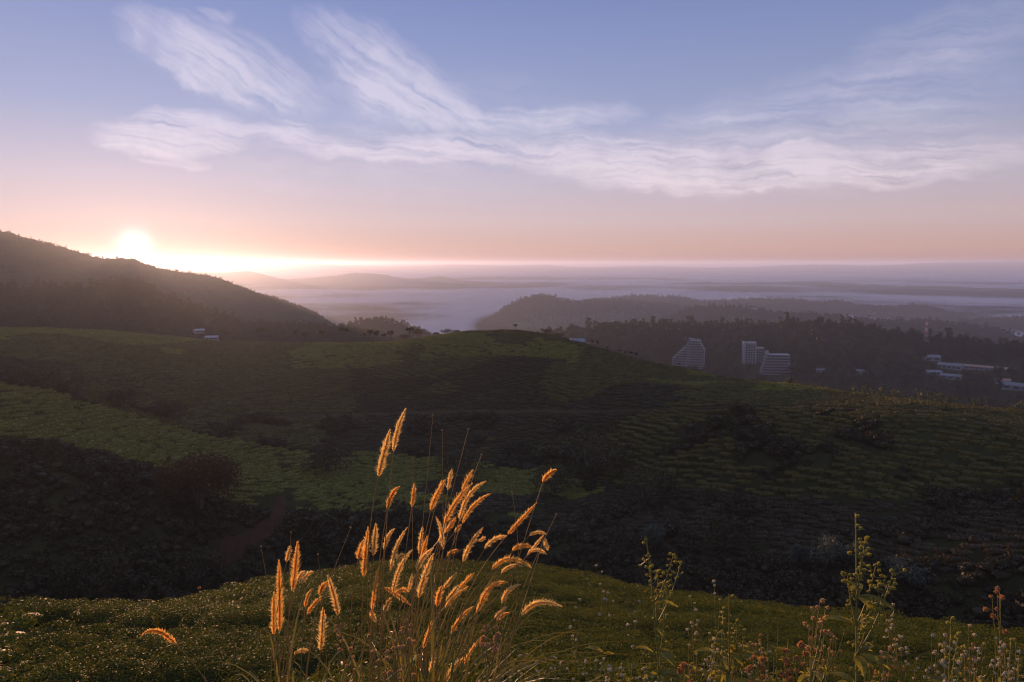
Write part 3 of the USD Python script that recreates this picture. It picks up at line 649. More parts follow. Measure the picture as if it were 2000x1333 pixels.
# forest on the far side
wood_specs = [dict(seed=220 + i, h=13, crown_r=4.2, crown_h=7.5, trunk_h=4.2, leaves=220, lsize=2.0, lobes=9) for i in range(4)] + [dict(seed=230 + i, h=17, crown_r=3.0, crown_h=12, trunk_h=4.5, leaves=220, lsize=1.7, lobes=10, style='column') for i in range(3)]
ft = tree_kind('forest_tree', wood_specs, 'tree_leaf'); bt = tree_kind('belt_tree', [dict(sp, seed=sp['seed'] + 40) for sp in wood_specs], 'belt_leaf')
lt = tree_kind('slope_tree', [dict(sp, seed=sp['seed'] + 80) for sp in wood_specs], 'tree_leaf')
def forest():
    rng = np.random.default_rng(24)
    H = RIDGES['forest_hill']
    # the skyline, tree by tree
    px = np.concatenate([np.linspace(1095, 1990, 110)]) + rng.normal(0, 4, 110)
    th = polar(px, 650)[0]; P = on_ridge(H, th, rng.uniform(-.13, .0, len(px)))
    for i, p in enumerate(P):
        if abs(px[i] - 1809) < 9: continue
        big = 1.25 if (1570 < px[i] < 1600 or 1640 < px[i] < 1700) else 1.0
        ft.put(int(rng.integers(0, 7)), 'dark broadleaf tree on the skyline of the wooded hill at right', 'tree', 'trees on the skyline of the wooded hill', p - [0, 0, .5], rng.uniform(0, 360), rng.uniform(.6, 1.15) * big)
    # the belt in front
    px = rng.uniform(1400, 2040, 120); rr = rng.uniform(385, 520, 120)
    for i in range(120):
        th = polar(px[i], 760)[0]; x, y = rr[i] * math.sin(th), rr[i] * math.cos(th); z = height(np.array([x]), np.array([y]))[0]
        bt.put(int(rng.integers(0, 7)), 'bushy tree in the belt beyond the falling right shoulder of the tea hill', 'tree', 'trees in the belt beyond the right shoulder', (x, y, z - .4), rng.uniform(0, 360), rng.uniform(.55, 1.0))
    # the mass
    n = 5200
    th = rng.uniform(-.06, .80, n); s = rng.uniform(-.95, .5, n)
    P = on_ridge(H, th, s); keep = ~clear(P)
    P = P[keep]; n = len(P)
    pr = []
    for sp in wood_specs[:5]:
        w, c = tree_parts(**{**sp, 'leaves': 130, 'lsize': 2.4}); pr.append((join(w, c), 'tree_leaf'))
    scatter('forest', pr, P - [0, 0, .6], rng.integers(0, 5, n), rng.uniform(0, 360, n), rng.choice([.5, .7, .95, 1.2, 1.5], n, p=[.2, .3, .28, .17, .05]) * rng.uniform(.85, 1.15, n), 'unbroken forest covering the hill behind the hotels', 'forest')
    n = 900
    px = rng.uniform(1150, 2300, n); r = rng.uniform(370, 640, n); th = polar(px, 760)[0]
    x, y = r * np.sin(th), r * np.cos(th); P = np.stack([x, y, height(x, y) - .6], -1); P = P[~clear(P)]; n = len(P)
    scatter('undergrowth', pr, P, rng.integers(0, 5, n), rng.uniform(0, 360, n), rng.uniform(.35, .7, n), 'low trees and bushes filling the ground behind the right shoulder', 'undergrowth')
    # left: the wooded hill under the sun
    W = RIDGES['wooded_hill']
    px = np.linspace(40, 480, 60) + rng.normal(0, 5, 60)
    P = on_ridge(W, polar(px, 620)[0], rng.uniform(-.62, -.15, 60))
    for i, p in enumerate(P): lt.put(int(rng.integers(0, 7)), 'hazy tree on the wooded slope below the sun', 'tree', 'trees on the wooded slope below the sun', p - [0, 0, .5], rng.uniform(0, 360), rng.uniform(.55, .95))
    n = 6500
    P = on_ridge(W, rng.uniform(-.85, -.12, n), rng.uniform(-.95, .15, n))
    scatter('forest', pr, P - [0, 0, .8], rng.integers(0, 5, n), rng.uniform(0, 360, n), rng.uniform(.35, .7, n), 'hazy woodland covering the slope below the sun', 'forest')
    M = RIDGES['mountain']; n = 9000
    P = on_ridge(M, rng.uniform(-.85, -.25, n), rng.uniform(-.8, .1, n))
    scatter('forest', pr, P - [0, 0, .8], rng.integers(0, 5, n), rng.uniform(0, 360, n), rng.uniform(.18, .36, n), 'woodland on the mountain at the left edge', 'forest')
    P = []
    for nm, a, b, k, sc in (('misty_hill', -.06, .3, 3800, 1), ('misty_hill_001', .06, .66, 4200, 1.1), ('misty_hill_002', .2, .66, 3600, .9), ('misty_hill_003', .55, .8, 900, 1), ('tree_knoll', -.27, -.10, 1000, .8)):
        th = rng.uniform(a, b, k); P.append(np.hstack([on_ridge(RIDGES[nm], th, -np.abs(rng.normal(0, .28, k)).clip(0, .9)), np.full((k, 1), sc)]))
    P = np.vstack(P); n = len(P)
    scatter('forest', pr, P[:, :3] - [0, 0, 1.0], rng.integers(0, 5, n), rng.uniform(0, 360, n), rng.uniform(.7, 1.3, n) * P[:, 3], 'woods on the misty hills in the distance', 'forest')

# ------------------------------------------------------------------ buildings
def paint(name, c, rough=.7, noise=.12, scale=.6):
    g = G(); p = g.add('geometry') + '.position'
    n = g.add('noise_texture', vector=p, scale=scale, detail=5.0) + '.fac'
    f = g.add('map_range', value=n, from_min=.3, from_max=.7, to_min=1 - noise, to_max=1 + noise) + '.result'
    cc = g.mix(1.0, c, g.add('combine_color', r=f, g=f, b=f) + '.color', 'multiply')
    return g.build(name, g.add('principled_bsdf', base_color=cc, roughness=rough, specular_ior_level=.3) + '.BSDF')
paint('white_wall', (.215, .205, .20)); paint('grey_wall', (.15, .145, .145)); paint('dark_wall', (.10, .10, .11)); paint('tin_roof', (.10, .10, .11), .45); paint('rust_roof', (.22, .12, .09)); paint('red_paint', (.36, .10, .07)); paint('white_paint', (.40, .38, .37))
usdkit.material(stage, LK + 'window_glass', {'p': ('principled_bsdf', dict(base_color=(.025, .028, .035), roughness=.12, specular_ior_level=.6))}, surface='p.BSDF')

def boxm(x0, x1, y0, y1, z0, z1):
    m = trimesh.creation.box([x1 - x0, y1 - y0, z1 - z0]); m.apply_translation([(x0 + x1) / 2, (y0 + y1) / 2, (z0 + z1) / 2]); return np.array(m.vertices), np.array(m.faces)
SITES = []
def site(px, py, r):
    """where the line of sight through a pixel meets the far hill (or, nearer, at distance r)."""
    H = RIDGES['forest_hill'] if r > 600 and r < 1000 else None
    if H is None: return at(px, py, r)
    th, t = polar(px, py); ss = np.linspace(-.98, -.05, 400); Q = on_ridge(H, np.full(400, th), ss); rr = np.hypot(Q[:, 0], Q[:, 1])
    i = np.nonzero(Q[:, 2] >= t * rr)[0]; i = i[0] if len(i) else 399
    return Q[i]
def face(p, turn=0.0): return -math.degrees(math.atan2(p[0], p[1])) + turn     # local +x to the right in the picture, local -y towards the viewer

def stepped_hotel():
    p = site(1344, 720, 850); k = float(np.hypot(p[0], p[1])) / 850
    t = thing('stepped_hotel', 'tall white hotel with a stepped left side and a grid of windows', 'hotel', None, p, face(p, -6), k)
    nf, fh = 11, 3.05; D = 14.0
    for i in range(nf):
        top = i / (nf - 1)
        x0 = -19.5 if i < 4 else -19.5 + (i - 3) * 2.9
        x1 = 18.5 if i < 8 else 18.5 - (i - 7) * 1.7
        z = i * fh
        part(t, 'wall', boxm(x0 + .5, x1 - .5, .5, D - .5, z + .35, z + fh), 'grey_wall')
        part(t, 'floor_slab', boxm(x0, x1, 0, D, z, z + .35), 'white_wall')
        nx = int((x1 - x0) / 2.6); w = (x1 - x0 - 1.2) / nx
        for j in range(nx):
            xa = x0 + .6 + j * w
            if -2.2 < xa + w / 2 < 1.2: continue
            part(t, 'window', boxm(xa + .32, xa + w - .32, .36, .52, z + .95, z + 2.55), 'window_glass')
            part(t, 'pier', boxm(xa - .2, xa + .2, .05, .5, z + .36, z + fh - .01), 'white_wall')
        part(t, 'balcony_parapet', boxm(x0 - .02, x0 + 2.2, .02, D - .1, z + .36, z + 1.35), 'white_wall')
    x0 = -19.5 + 7 * 2.9
    part(t, 'roof', boxm(x0 + .6, 12.5, .6, D - .6, nf * fh, nf * fh + .5), 'white_wall')
    part(t, 'lift_house', boxm(-1, 6, 4, 9, nf * fh + .5, nf * fh + 2.6), 'grey_wall')
    for q, (tx, ty) in enumerate(((-4.5, 5), (8.5, 4), (10.8, 8))):
        tk = trimesh.creation.cylinder(radius=1.1, height=1.9, sections=14); tk.apply_translation([tx, ty, nf * fh + 1.45]); part(t, 'water_tank', tk, 'dark_wall')
    part(t, 'stair_shaft', boxm(-2.3, 1.3, -.6, .45, 0, nf * fh - .2), 'dark_wall')
stepped_hotel()

def slab_tower():
    p = site(1469, 712, 900); k = float(np.hypot(p[0], p[1])) / 900
    t = thing('slab_tower', 'tall narrow white block left of the terraced one, its left edge lit by the sun', 'building', None, p, face(p, 8), k)
    part(t, 'wall', boxm(-9, 4.5, 0, 10, 0, 26.5), 'white_wall'); part(t, 'end_wall', boxm(-11.5, -9, -1.2, 11, 0, 27.5), 'white_wall')
    part(t, 'side_wing', boxm(4.5, 13.5, 1, 10, 0, 20), 'grey_wall'); part(t, 'roof', boxm(4.2, 13.9, .7, 10.3, 20, 20.7), 'white_wall'); part(t, 'parapet', boxm(-9, 4.7, -.2, 10.2, 26.5, 27.3), 'white_wall')
    for i in range(8):
        for j in range(4): part(t, 'window', boxm(-8.3 + j * 3.1, -6.2 + j * 3.1, -.12, .05, 1.2 + i * 3.1, 3.1 + i * 3.1), 'window_glass')
        part(t, 'floor_band', boxm(-9, 4.4, -.22, .02, .35 + i * 3.1, .75 + i * 3.1), 'white_wall')
    for i in range(6):
        for j in range(3): part(t, 'window', boxm(5.1 + j * 2.8, 7.2 + j * 2.8, .9, 1.05, 1.2 + i * 3.1, 3.1 + i * 3.1), 'window_glass')
slab_tower()

def terraced_block():
    p = site(1515, 733, 800); k = float(np.hypot(p[0], p[1])) / 800
    t = thing('terraced_block', 'long grey block with stacked balconies and a stepped sunlit left end', 'building', None, p, face(p, 14), k)
    for i in range(7):
        z = i * 3.1; x0 = -15 + max(0, i - 1) * .9; x1 = 15.5 - max(0, i - 4) * .4
        part(t, 'wall', boxm(x0 + 1, x1 - .4, 1.6, 12, z + .3, z + 3.1), 'grey_wall')
        part(t, 'floor_slab', boxm(x0, x1, 0, 12.3, z, z + .3), 'white_wall'); part(t, 'balcony_parapet', boxm(x0, x1, -.02, .18, z + .31, z + 1.3), 'grey_wall')
        part(t, 'end_parapet', boxm(x0 - .02, x0 + .25, .2, 12.2, z + .31, z + 1.35), 'white_wall')
        for j in range(9):
            xa = x0 + 1.6 + j * 3.1
            if xa + 2.2 < x1 - .6: part(t, 'window', boxm(xa, xa + 2.2, 1.48, 1.62, z + .6, z + 2.6), 'window_glass')
    part(t, 'roof', boxm(-9, 15, 1.2, 12.2, 21.7, 22.3), 'white_wall'); part(t, 'lift_house', boxm(-10.5, -7.5, 3, 8, 21.7, 26), 'white_wall')
terraced_block()

def house(name, label, cat, px, py, r, wpx, hpx, depth, roof, turn=0, windows=4, wall='white_wall', pitch=.35, group=None, loc=None):
    p = site(px, py, r)
    r = float(np.hypot(p[0], p[1])); u = r / FPX; w, h = wpx * u, hpx * u
    t = thing(name, label, cat, group, p, face(p, turn))
    hw = h * (1 - pitch); b = -3.0 if r > 400 else -.8
    part(t, 'wall', boxm(-w / 2, w / 2, 0, depth, b, hw), wall)
    e = .35
    ridge_z = h; y = [-e, depth / 2, depth + e]
    v = np.array([[-w / 2 - e, y[0], hw - .15], [w / 2 + e, y[0], hw - .15], [w / 2 + e, y[1], ridge_z], [-w / 2 - e, y[1], ridge_z], [-w / 2 - e, y[2], hw - .15], [w / 2 + e, y[2], hw - .15]])
    v2 = v + [0, 0, .18]
    f = [[0, 1, 2], [0, 2, 3], [3, 2, 5], [3, 5, 4]]
    V = np.vstack([v, v2]); F = [[c + 6 for c in q] for q in f] + [q[::-1] for q in f]
    for a, c in ((0, 1), (1, 2), (2, 5), (5, 4), (4, 3), (3, 0)): F += [[a, c, c + 6][::1], [a, c + 6, a + 6]]
    part(t, 'roof', (V, np.array(F)), roof)
    g = np.array([[-w / 2 + .02, 0, hw], [-w / 2 + .02, depth, hw], [-w / 2 + .02, depth / 2, ridge_z - .05], [w / 2 - .02, 0, hw], [w / 2 - .02, depth, hw], [w / 2 - .02, depth / 2, ridge_z - .05]])
    part(t, 'gable', (g, np.array([[0, 2, 1], [3, 4, 5], [0, 3, 5], [0, 5, 2], [1, 2, 5], [1, 5, 4]])), wall)
    for j in range(windows):
        xa = -w / 2 + (j + .5) * w / windows
        part(t, 'window', boxm(xa - .28 * w / windows, xa + .28 * w / windows, -.08, .05, hw * .35, hw * .8), 'window_glass')
    SITES.append((p, max(w, depth)))
    return t
pc = crest_point(1128, 6)
house('white_house', 'small white house just behind the crest right of the summit', 'house', 1130, 678, 330, 26, 15, 6, 'tin_roof', 10, 3, loc=None)
house('long_shed', 'long white shed with a pale roof among the trees at right', 'shed', 1853, 722, 880, 34, 10, 9, 'tin_roof', -12, 5, 'grey_wall')
house('row_house', 'long low row of white fronted rooms right of the long shed', 'building', 1922, 724, 900, 84, 7, 8, 'rust_roof', -8, 12, 'grey_wall')
house('town_house', 'small grey roofed house left of the long shed', 'house', 1822, 706, 920, 26, 10, 8, 'tin_roof', 25, 2, 'grey_wall')
house('town_house', 'low house with a pale roof below the long shed', 'house', 1856, 742, 800, 30, 9, 8, 'tin_roof', -5, 3, 'grey_wall')
house('town_house', 'house with a sloping tin roof left of the low pale one', 'house', 1826, 734, 800, 24, 8, 8, 'tin_roof', 30, 2, 'grey_wall')
house('town_house', 'pale roofed house at the right edge of the picture', 'house', 1984, 764, 720, 38, 12, 9, 'tin_roof', -10, 3, 'grey_wall')
house('town_house', 'white fronted house near the right edge, above the pale roof', 'house', 1960, 751, 740, 20, 8, 8, 'rust_roof', 15, 2, 'grey_wall')
house('town_house', 'small white house glimpsed through the belt of trees', 'house', 1680, 729, 760, 13, 5, 7, 'tin_roof', 0, 2)
house('town_house', 'small house with a light roof in the trees right of the terraced block', 'house', 1603, 727, 780, 15, 5, 7, 'tin_roof', 20, 2)
house('hill_house', 'tiny white building high on the misty hill', 'building', 1471, 609, 2480, 15, 7, 12, 'tin_roof', 5, 3)
house('roadside_hut', 'white roofed hut on the left crest, upper of two', 'hut', 391, 649, 352, 14, 4.5, 5, 'tin_roof', 15, 2, 'grey_wall')
house('roadside_hut', 'pale open shed on the left crest, lower of two', 'hut', 413, 664, 340, 20, 6, 5, 'tin_roof', -5, 3, 'grey_wall')
for px, py, r, w in ((1344, 720, 850, 40), (1469, 712, 900, 30), (1515, 733, 800, 34)): SITES.append((site(px, py, r), w))
def clear(P):
    """whether a tree would stand in a house or hide it from the front."""
    m = np.zeros(len(P), bool)
    for p, w in SITES:
        rp = np.hypot(p[0], p[1]); tp = math.atan2(p[0], p[1]); r = np.hypot(P[:, 0], P[:, 1]); t = np.arctan2(P[:, 0], P[:, 1])
        m |= (np.abs(t - tp) * rp < w * .5 + 1) & (r < rp + w * .6) & (r > rp - 40)
    return m

def mast():
    p = on_ridge(RIDGES['forest_hill'], np.array([polar(1809, 650)[0]]), np.array([-.02]))[0]
    r = np.hypot(p[0], p[1]); h = (666.5 - 622) / FPX; top = at(1809, 624, r)[2]; H = top - p[2]
    t = thing('radio_mast', 'red and white lattice radio mast on the wooded hill', 'mast', None, p, 20)
    n = 9
    for i in range(n):
        z0, z1 = H * i / n, H * (i + 1) / n; a0, a1 = 2.6 * (1 - i / n * .8), 2.6 * (1 - (i + 1) / n * .8); m = []
        c0 = [np.array([sx * a0, sy * a0, z0]) for sx, sy in ((-1, -1), (1, -1), (1, 1), (-1, 1))]; c1 = [np.array([sx * a1, sy * a1, z1]) for sx, sy in ((-1, -1), (1, -1), (1, 1), (-1, 1))]
        for k in range(4):
            m += [tube([c0[k], c1[k]], .17, 4), tube([c0[k], c1[(k + 1) % 4]], .09, 4), tube([c0[(k + 1) % 4], c1[k]], .09, 4), tube([c1[k], c1[(k + 1) % 4]], .09, 4)]
        part(t, 'lattice_section', join(*m), 'red_paint' if i % 2 == 0 else 'white_paint')
    for a in (0, 120, 240):
        d = trimesh.creation.cylinder(radius=.9, height=.5, sections=14); d.apply_transform(trimesh.transformations.rotation_matrix(math.pi / 2, [0, 1, 0])); d.apply_translation([1.3, 0, H * .86]); d.apply_transform(trimesh.transformations.rotation_matrix(math.radians(a), [0, 0, 1]))
        part(t, 'dish', d, 'white_paint')
    part(t, 'antenna', tube([[0, 0, H], [0, 0, H + 4]], .12, 5), 'white_paint')
mast()

def lamp():
    p = site(1706, 737, 700)
    usdkit.material(stage, LK + 'lamp_glow', {'e': ('emission', dict(color=(1.0, .82, .6), strength=9.0))}, surface='e.emission')
    t = thing('street_lamp', 'small lit lamp shining among the trees right of the terraced block', 'lamp', None, p)
    part(t, 'post', tube([[0, 0, -4], [0, 0, 3.0]], .12, 6), 'grey_wall'); part(t, 'arm', tube([[0, 0, 2.9], [0, -.9, 3.2]], .07, 5), 'grey_wall')
    m = trimesh.creation.icosphere(2, .75); m.apply_scale([1, 1, .7]); m.apply_translation([0, -1.0, 3.0]); part(t, 'lantern', m, 'lamp_glow')
    SITES.append((p, 4))
lamp()
forest()

# paths
def ribbon(name, pts, width, mat, rmin=60):
    P = np.array([drop(x, y, rmin) for x, y in pts]); d = np.concatenate([[0], np.cumsum(np.linalg.norm(np.diff(P[:, :2], axis=0), axis=1))])
    q = np.arange(0, d[-1], .8); xy = np.stack([PchipInterpolator(d, P[:, 0])(q), PchipInterpolator(d, P[:, 1])(q)], -1)
    t = np.gradient(xy, axis=0); t /= np.linalg.norm(t, axis=1, keepdims=True); nrm = np.stack([-t[:, 1], t[:, 0]], -1)
    o = np.linspace(-1, 1, 5) * width / 2
    wob = 1 + (meshkit.noise(np.stack([q / 4, 0 * q, 0 * q], -1), 3) - .5) * 1.1
    X = xy[:, None] + nrm[:, None] * (o[None, :] * wob[:, None])[..., None]
    z = height(X[..., 0], X[..., 1]) + .10 + (meshkit.fbm(np.stack([X[..., 0], X[..., 1], 0 * X[..., 0]], -1) / 1.2, 3, 6) - .5) * .16
    v, f = grid_mesh(np.concatenate([X, z[..., None]], -1))
    tag(usdkit.mesh(stage, '/World/' + numbered(name), (v, f), LK + mat, smooth=True), kind='structure')
ribbon('path', BANK, 3.6, 'red_soil')
ribbon('path', [(70, 772), (130, 812), (200, 858), (260, 885), (310, 905)], 3.2, 'red_soil')
th = np.radians(np.linspace(-24, 50, 400)); 
rk = np.array([PchipInterpolator(np.arange(CN.shape[1]), _fr(t))(9.0) for t in th]); o = np.linspace(-.9, .9, 5)
X = (rk[:, None] + o) * np.sin(th)[:, None]; Y = (rk[:, None] + o) * np.cos(th)[:, None]
v, f = grid_mesh(np.stack([X, Y, height(X, Y) + .10], -1)); tag(usdkit.mesh(stage, '/World/track', (v, f[:, ::-1]), LK + 'soil', smooth=True), kind='structure')

# ------------------------------------------------------------------ foreground: grass in seed and wild flowers, two metres away
def hair_material(name, c1, c2, trans=.6):
    g = G(); gi = g.add('geometry')
    c = g.ramp(f'{gi}.random_per_island', [(0, c1), (1, c2)])
    d = g.add('diffuse_bsdf', color=c); t = g.add('translucent_bsdf', color=c)
    m1 = g.add('mix_closure', fac=trans, closure1=d + '.BSDF', closure2=t + '.BSDF')
    r = g.add('refraction_bsdf', color=c, roughness=.55, IOR=1.12)
    m2 = g.add('mix_closure', fac=.35, closure1=m1 + '.closure', closure2=r + '.BSDF')
    return g.build(name, m2 + '.closure')
hair_material('bristle', (.96, .66, .20), (.99, .77, .28))
hair_material('bristle_pale', (.97, .76, .32), (1.0, .86, .42))
hair_material('seed_core', (.46, .28, .13), (.62, .38, .18), .25)
leaf_material('grass_stem', (.26, .19, .07), (.42, .30, .11), .4, .5, .3, .4)
leaf_material('grass_blade', (.09, .095, .022), (.26, .20, .06), .45, .5, .3, .4)
leaf_material('weed_stem', (.18, .17, .045), (.30, .25, .08), .3, .5, .3, .3)
leaf_material('weed_leaf', (.22, .21, .035), (.38, .34, .07), .7, .5, .3, .3)
leaf_material('white_floret', (.42, .37, .30), (.62, .56, .46), .45, .7, .2, .2)
leaf_material('green_bud', (.28, .27, .06), (.48, .42, .12), .55, .6, .2, .2)
leaf_material('dry_floret', (.42, .25, .12), (.62, .40, .22), .45, .7, .2, .2)
leaf_material('rust_floret', (.32, .15, .055), (.50, .26, .10), .4, .7, .2, .2)

def bez(a, b, c, n):
    t = np.linspace(0, 1, n)[:, None]; return (1 - t) ** 2 * a + 2 * t * (1 - t) * b + t * t * c
def crop5(x, y): return 480 + np.asarray(x) / 2.368, 770 + np.asarray(y) / 2.368

def seed_head(path, P, width, rng, n):
    pale = rng.uniform() < .45; width = width * rng.uniform(.8, 1.1); n = int(n * rng.uniform(.6, 1.1))
    """a bottle-brush of bristles round the rachis P (world points, base to tip)."""
    m = len(P); s = np.concatenate([[0], np.cumsum(np.linalg.norm(np.diff(P, axis=0), axis=1))]); L = s[-1]
    prof = lambda u: np.clip(np.minimum(u / .12, 1) ** .6 * np.minimum((1 - u) / .42, 1) ** .6, .0, 1)
    uu = np.linspace(0, 1, 26); C = np.stack([np.interp(uu * L, s, P[:, k]) for k in range(3)], -1)
    core = tube(C, np.maximum(width * .11 * prof(uu), .0006), 7)
    h = part(path, 'seed_head', core, 'seed_core', smooth=True)
    u = rng.uniform(0.02, 1, n)
    B = np.stack([np.interp(u * L, s, P[:, k]) for k in range(3)], -1); B2 = np.stack([np.interp(np.minimum(u * L + L * .05, L + 1e-4), s, P[:, k]) for k in range(3)], -1)
    T = np.stack([np.gradient(C[:, k], uu) for k in range(3)], -1); T /= np.linalg.norm(T, axis=1, keepdims=True); T = np.stack([np.interp(u, uu, T[:, k]) for k in range(3)], -1)
    r = rng.normal(size=(n, 3)); r -= (r * T).sum(1, keepdims=True) * T; r /= np.linalg.norm(r, axis=1, keepdims=True)
    ln = width * .5 * prof(u) * np.where(rng.uniform(0, 1, n) < .16, rng.uniform(1.4, 2.1, n), rng.uniform(.8, 1.15, n)); ln = np.maximum(ln, width * .15)
    d = r + T * rng.uniform(.55, 1.25, n)[:, None]; d /= np.linalg.norm(d, axis=1, keepdims=True)
    a = B + r * width * .08 * prof(u)[:, None]; e = a + d * (ln * 1.35)[:, None]
    sd = np.cross(d, rng.normal(size=(n, 3))); sd /= np.linalg.norm(sd, axis=1, keepdims=True)
    w = .0006
    mid = a * .45 + e * .55 + r * ln[:, None] * .05
    v = np.stack([a - sd * w, a + sd * w, mid + sd * w * .8, mid - sd * w * .8, e], 1).reshape(-1, 3)
    k = np.arange(n)[:, None] * 5
    f = np.concatenate([k + [[0, 1, 2]], k + [[0, 2, 3]], k + [[3, 2, 4]]])
    # bristles are a sub-part of the head
    c = CHILD.get((h, 'bristles'), 0); CHILD[h, 'bristles'] = c + 1
    usdkit.mesh(stage, h + '/bristles', (v, f), LK + ('bristle_pale' if pale else 'bristle'))

# plant: root column (photo), distance, heads: (base, knee or None, tip, width px) in the enlarged crop
PLANTS = [
    ('fountain grass with the two tallest golden heads, left of the middle', 770, 2.05, [((613, 385), None, (668, 165), 30), ((683, 270), (695, 160), (740, 68), 30), ((655, 535), (670, 450), (712, 428), 24), ((590, 750), None, (602, 598), 26), ((640, 722), (650, 650), (690, 622), 24), ((545, 850), None, (566, 615), 32), ((520, 765), None, (543, 678), 24), ((585, 1010), None, (616, 795), 28), ((668, 822), (690, 690), (748, 616), 26), ((768, 525), None, (780, 413), 24), ((575, 1000), None, (606, 1055), 18), ((700, 776), (708, 745), (735, 745), 20)]),
    ('fountain grass at left with two thick upright heads overlapping', 560, 2.0, [((130, 1115), None, (131, 915), 30), ((157, 1105), None, (153, 768), 30), ((188, 778), None, (206, 702), 22), ((215, 915), None, (240, 682), 34), ((240, 868), (250, 830), (273, 818), 18), ((260, 880), (272, 830), (314, 822), 20)]),
    ('fountain grass with a leaning head crossed by shorter ones, between the left and middle tufts', 615, 1.95, [((428, 1030), (410, 920), (378, 838), 30), ((340, 932), (350, 885), (380, 868), 20), ((275, 987), (280, 930), (306, 902), 20), ((283, 1022), (315, 960), (357, 935), 22), ((345, 1190), None, (357, 990), 30), ((225, 1207), (240, 1180), (291, 1185), 18)]),
    ('dense middle tuft of fountain grass, heads leaning right', 790, 1.95, [((800, 742), None, (818, 612), 22), ((805, 792), None, (840, 656), 24), ((790, 822), (810, 750), (868, 713), 26), ((800, 948), (815, 850), (868, 738), 34), ((680, 922), (700, 790), (769, 722), 28), ((691, 925), (705, 905), (745, 905), 18), ((640, 1012), None, (671, 943), 20), ((640, 893), (690, 920), (762, 976), 18), ((912, 722), (915, 640), (880, 568), 24), ((820, 1180), None, (862, 1048), 22), ((915, 900), None, (976, 828), 22), ((750, 920), None, (770, 830), 18), ((885, 985), None, (905, 890), 24)]),
    ('upper middle tuft of fountain grass with a fan of heads bending right', 830, 2.1, [((855, 542), (870, 480), (922, 398), 26), ((895, 452), None, (906, 398), 18), ((935, 447), None, (953, 347), 24), ((1000, 452), None, (1051, 350), 24), ((915, 612), (955, 500), (1047, 413), 32), ((988, 592), (1010, 450), (1111, 403), 28), ((1000, 602), (1050, 490), (1137, 460), 24), ((920, 642), None, (971, 570), 22), ((965, 640), None, (997, 605), 18), ((930, 752), (945, 725), (986, 722), 18), ((895, 690), None, (925, 600), 22)]),
    ('fountain grass leaning right, with the long single head pointing up to the right', 850, 2.1, [((1210, 652), None, (1346, 503), 22), ((1005, 778), (1030, 690), (1096, 620), 26), ((1075, 682), None, (1108, 660), 16), ((1105, 717), (1140, 660), (1207, 656), 24), ((985, 902), None, (1056, 828), 22), ((920, 992), (960, 930), (1030, 890), 22), ((950, 1110), (980, 1030), (1052, 983), 22), ((1065, 1015), (1090, 960), (1120, 925), 20), ((925, 960), None, (985, 885), 20)]),
    ('fountain grass reaching farthest right in thin stalks with drooping heads', 870, 2.0, [((1374, 410), (1385, 375), (1436, 350), 24), ((1310, 657), (1345, 625), (1392, 650), 18), ((1230, 727), (1275, 680), (1327, 712), 20), ((1300, 747), None, (1381, 648), 18), ((1380, 665), None, (1397, 722), 16), ((1320, 733), (1350, 705), (1392, 742), 18), ((1135, 815), (1210, 715), (1321, 803), 26), ((1180, 832), (1215, 780), (1281, 797), 18)]),
    ('low right side tuft of fountain grass with arching heads over the tea', 880, 1.85, [((1085, 972), (1120, 860), (1212, 872), 26), ((1185, 970), (1200, 895), (1272, 882), 22), ((1150, 1037), None, (1207, 983), 18), ((1160, 1052), (1185, 1015), (1222, 1012), 18), ((1010, 1252), (1040, 1180), (1097, 1118), 22), ((925, 1335), (950, 1250), (1032, 1212), 26), ((850, 1290), None, (880, 1180), 20)]),
    ('single arching golden head at the lower right of the tuft', 985, 1.9, [((1275, 1027), (1330, 930), (1462, 982), 26)]),
    ('single arching golden head low over the tea at left', 300, 1.9, [((-318, 1160), (-420, 1050), (-485, 1122), 24)]),
]
BARE = [(0, (825, 530), (866, 98)), (3, (912, 560), (909, 168)), (4, (960, 430), (1030, 163)), (4, (1060, 362), (1091, 280)), (0, (772, 700), (773, 300)), (1, (97, 860), (71, 705)), (2, (400, 830), (486, 618)), (6, (1396, 640), (1437, 556)), (2, (350, 900), (334, 742)), (1, (206, 720), (209, 640)), (5, (1245, 545), (1232, 455))]

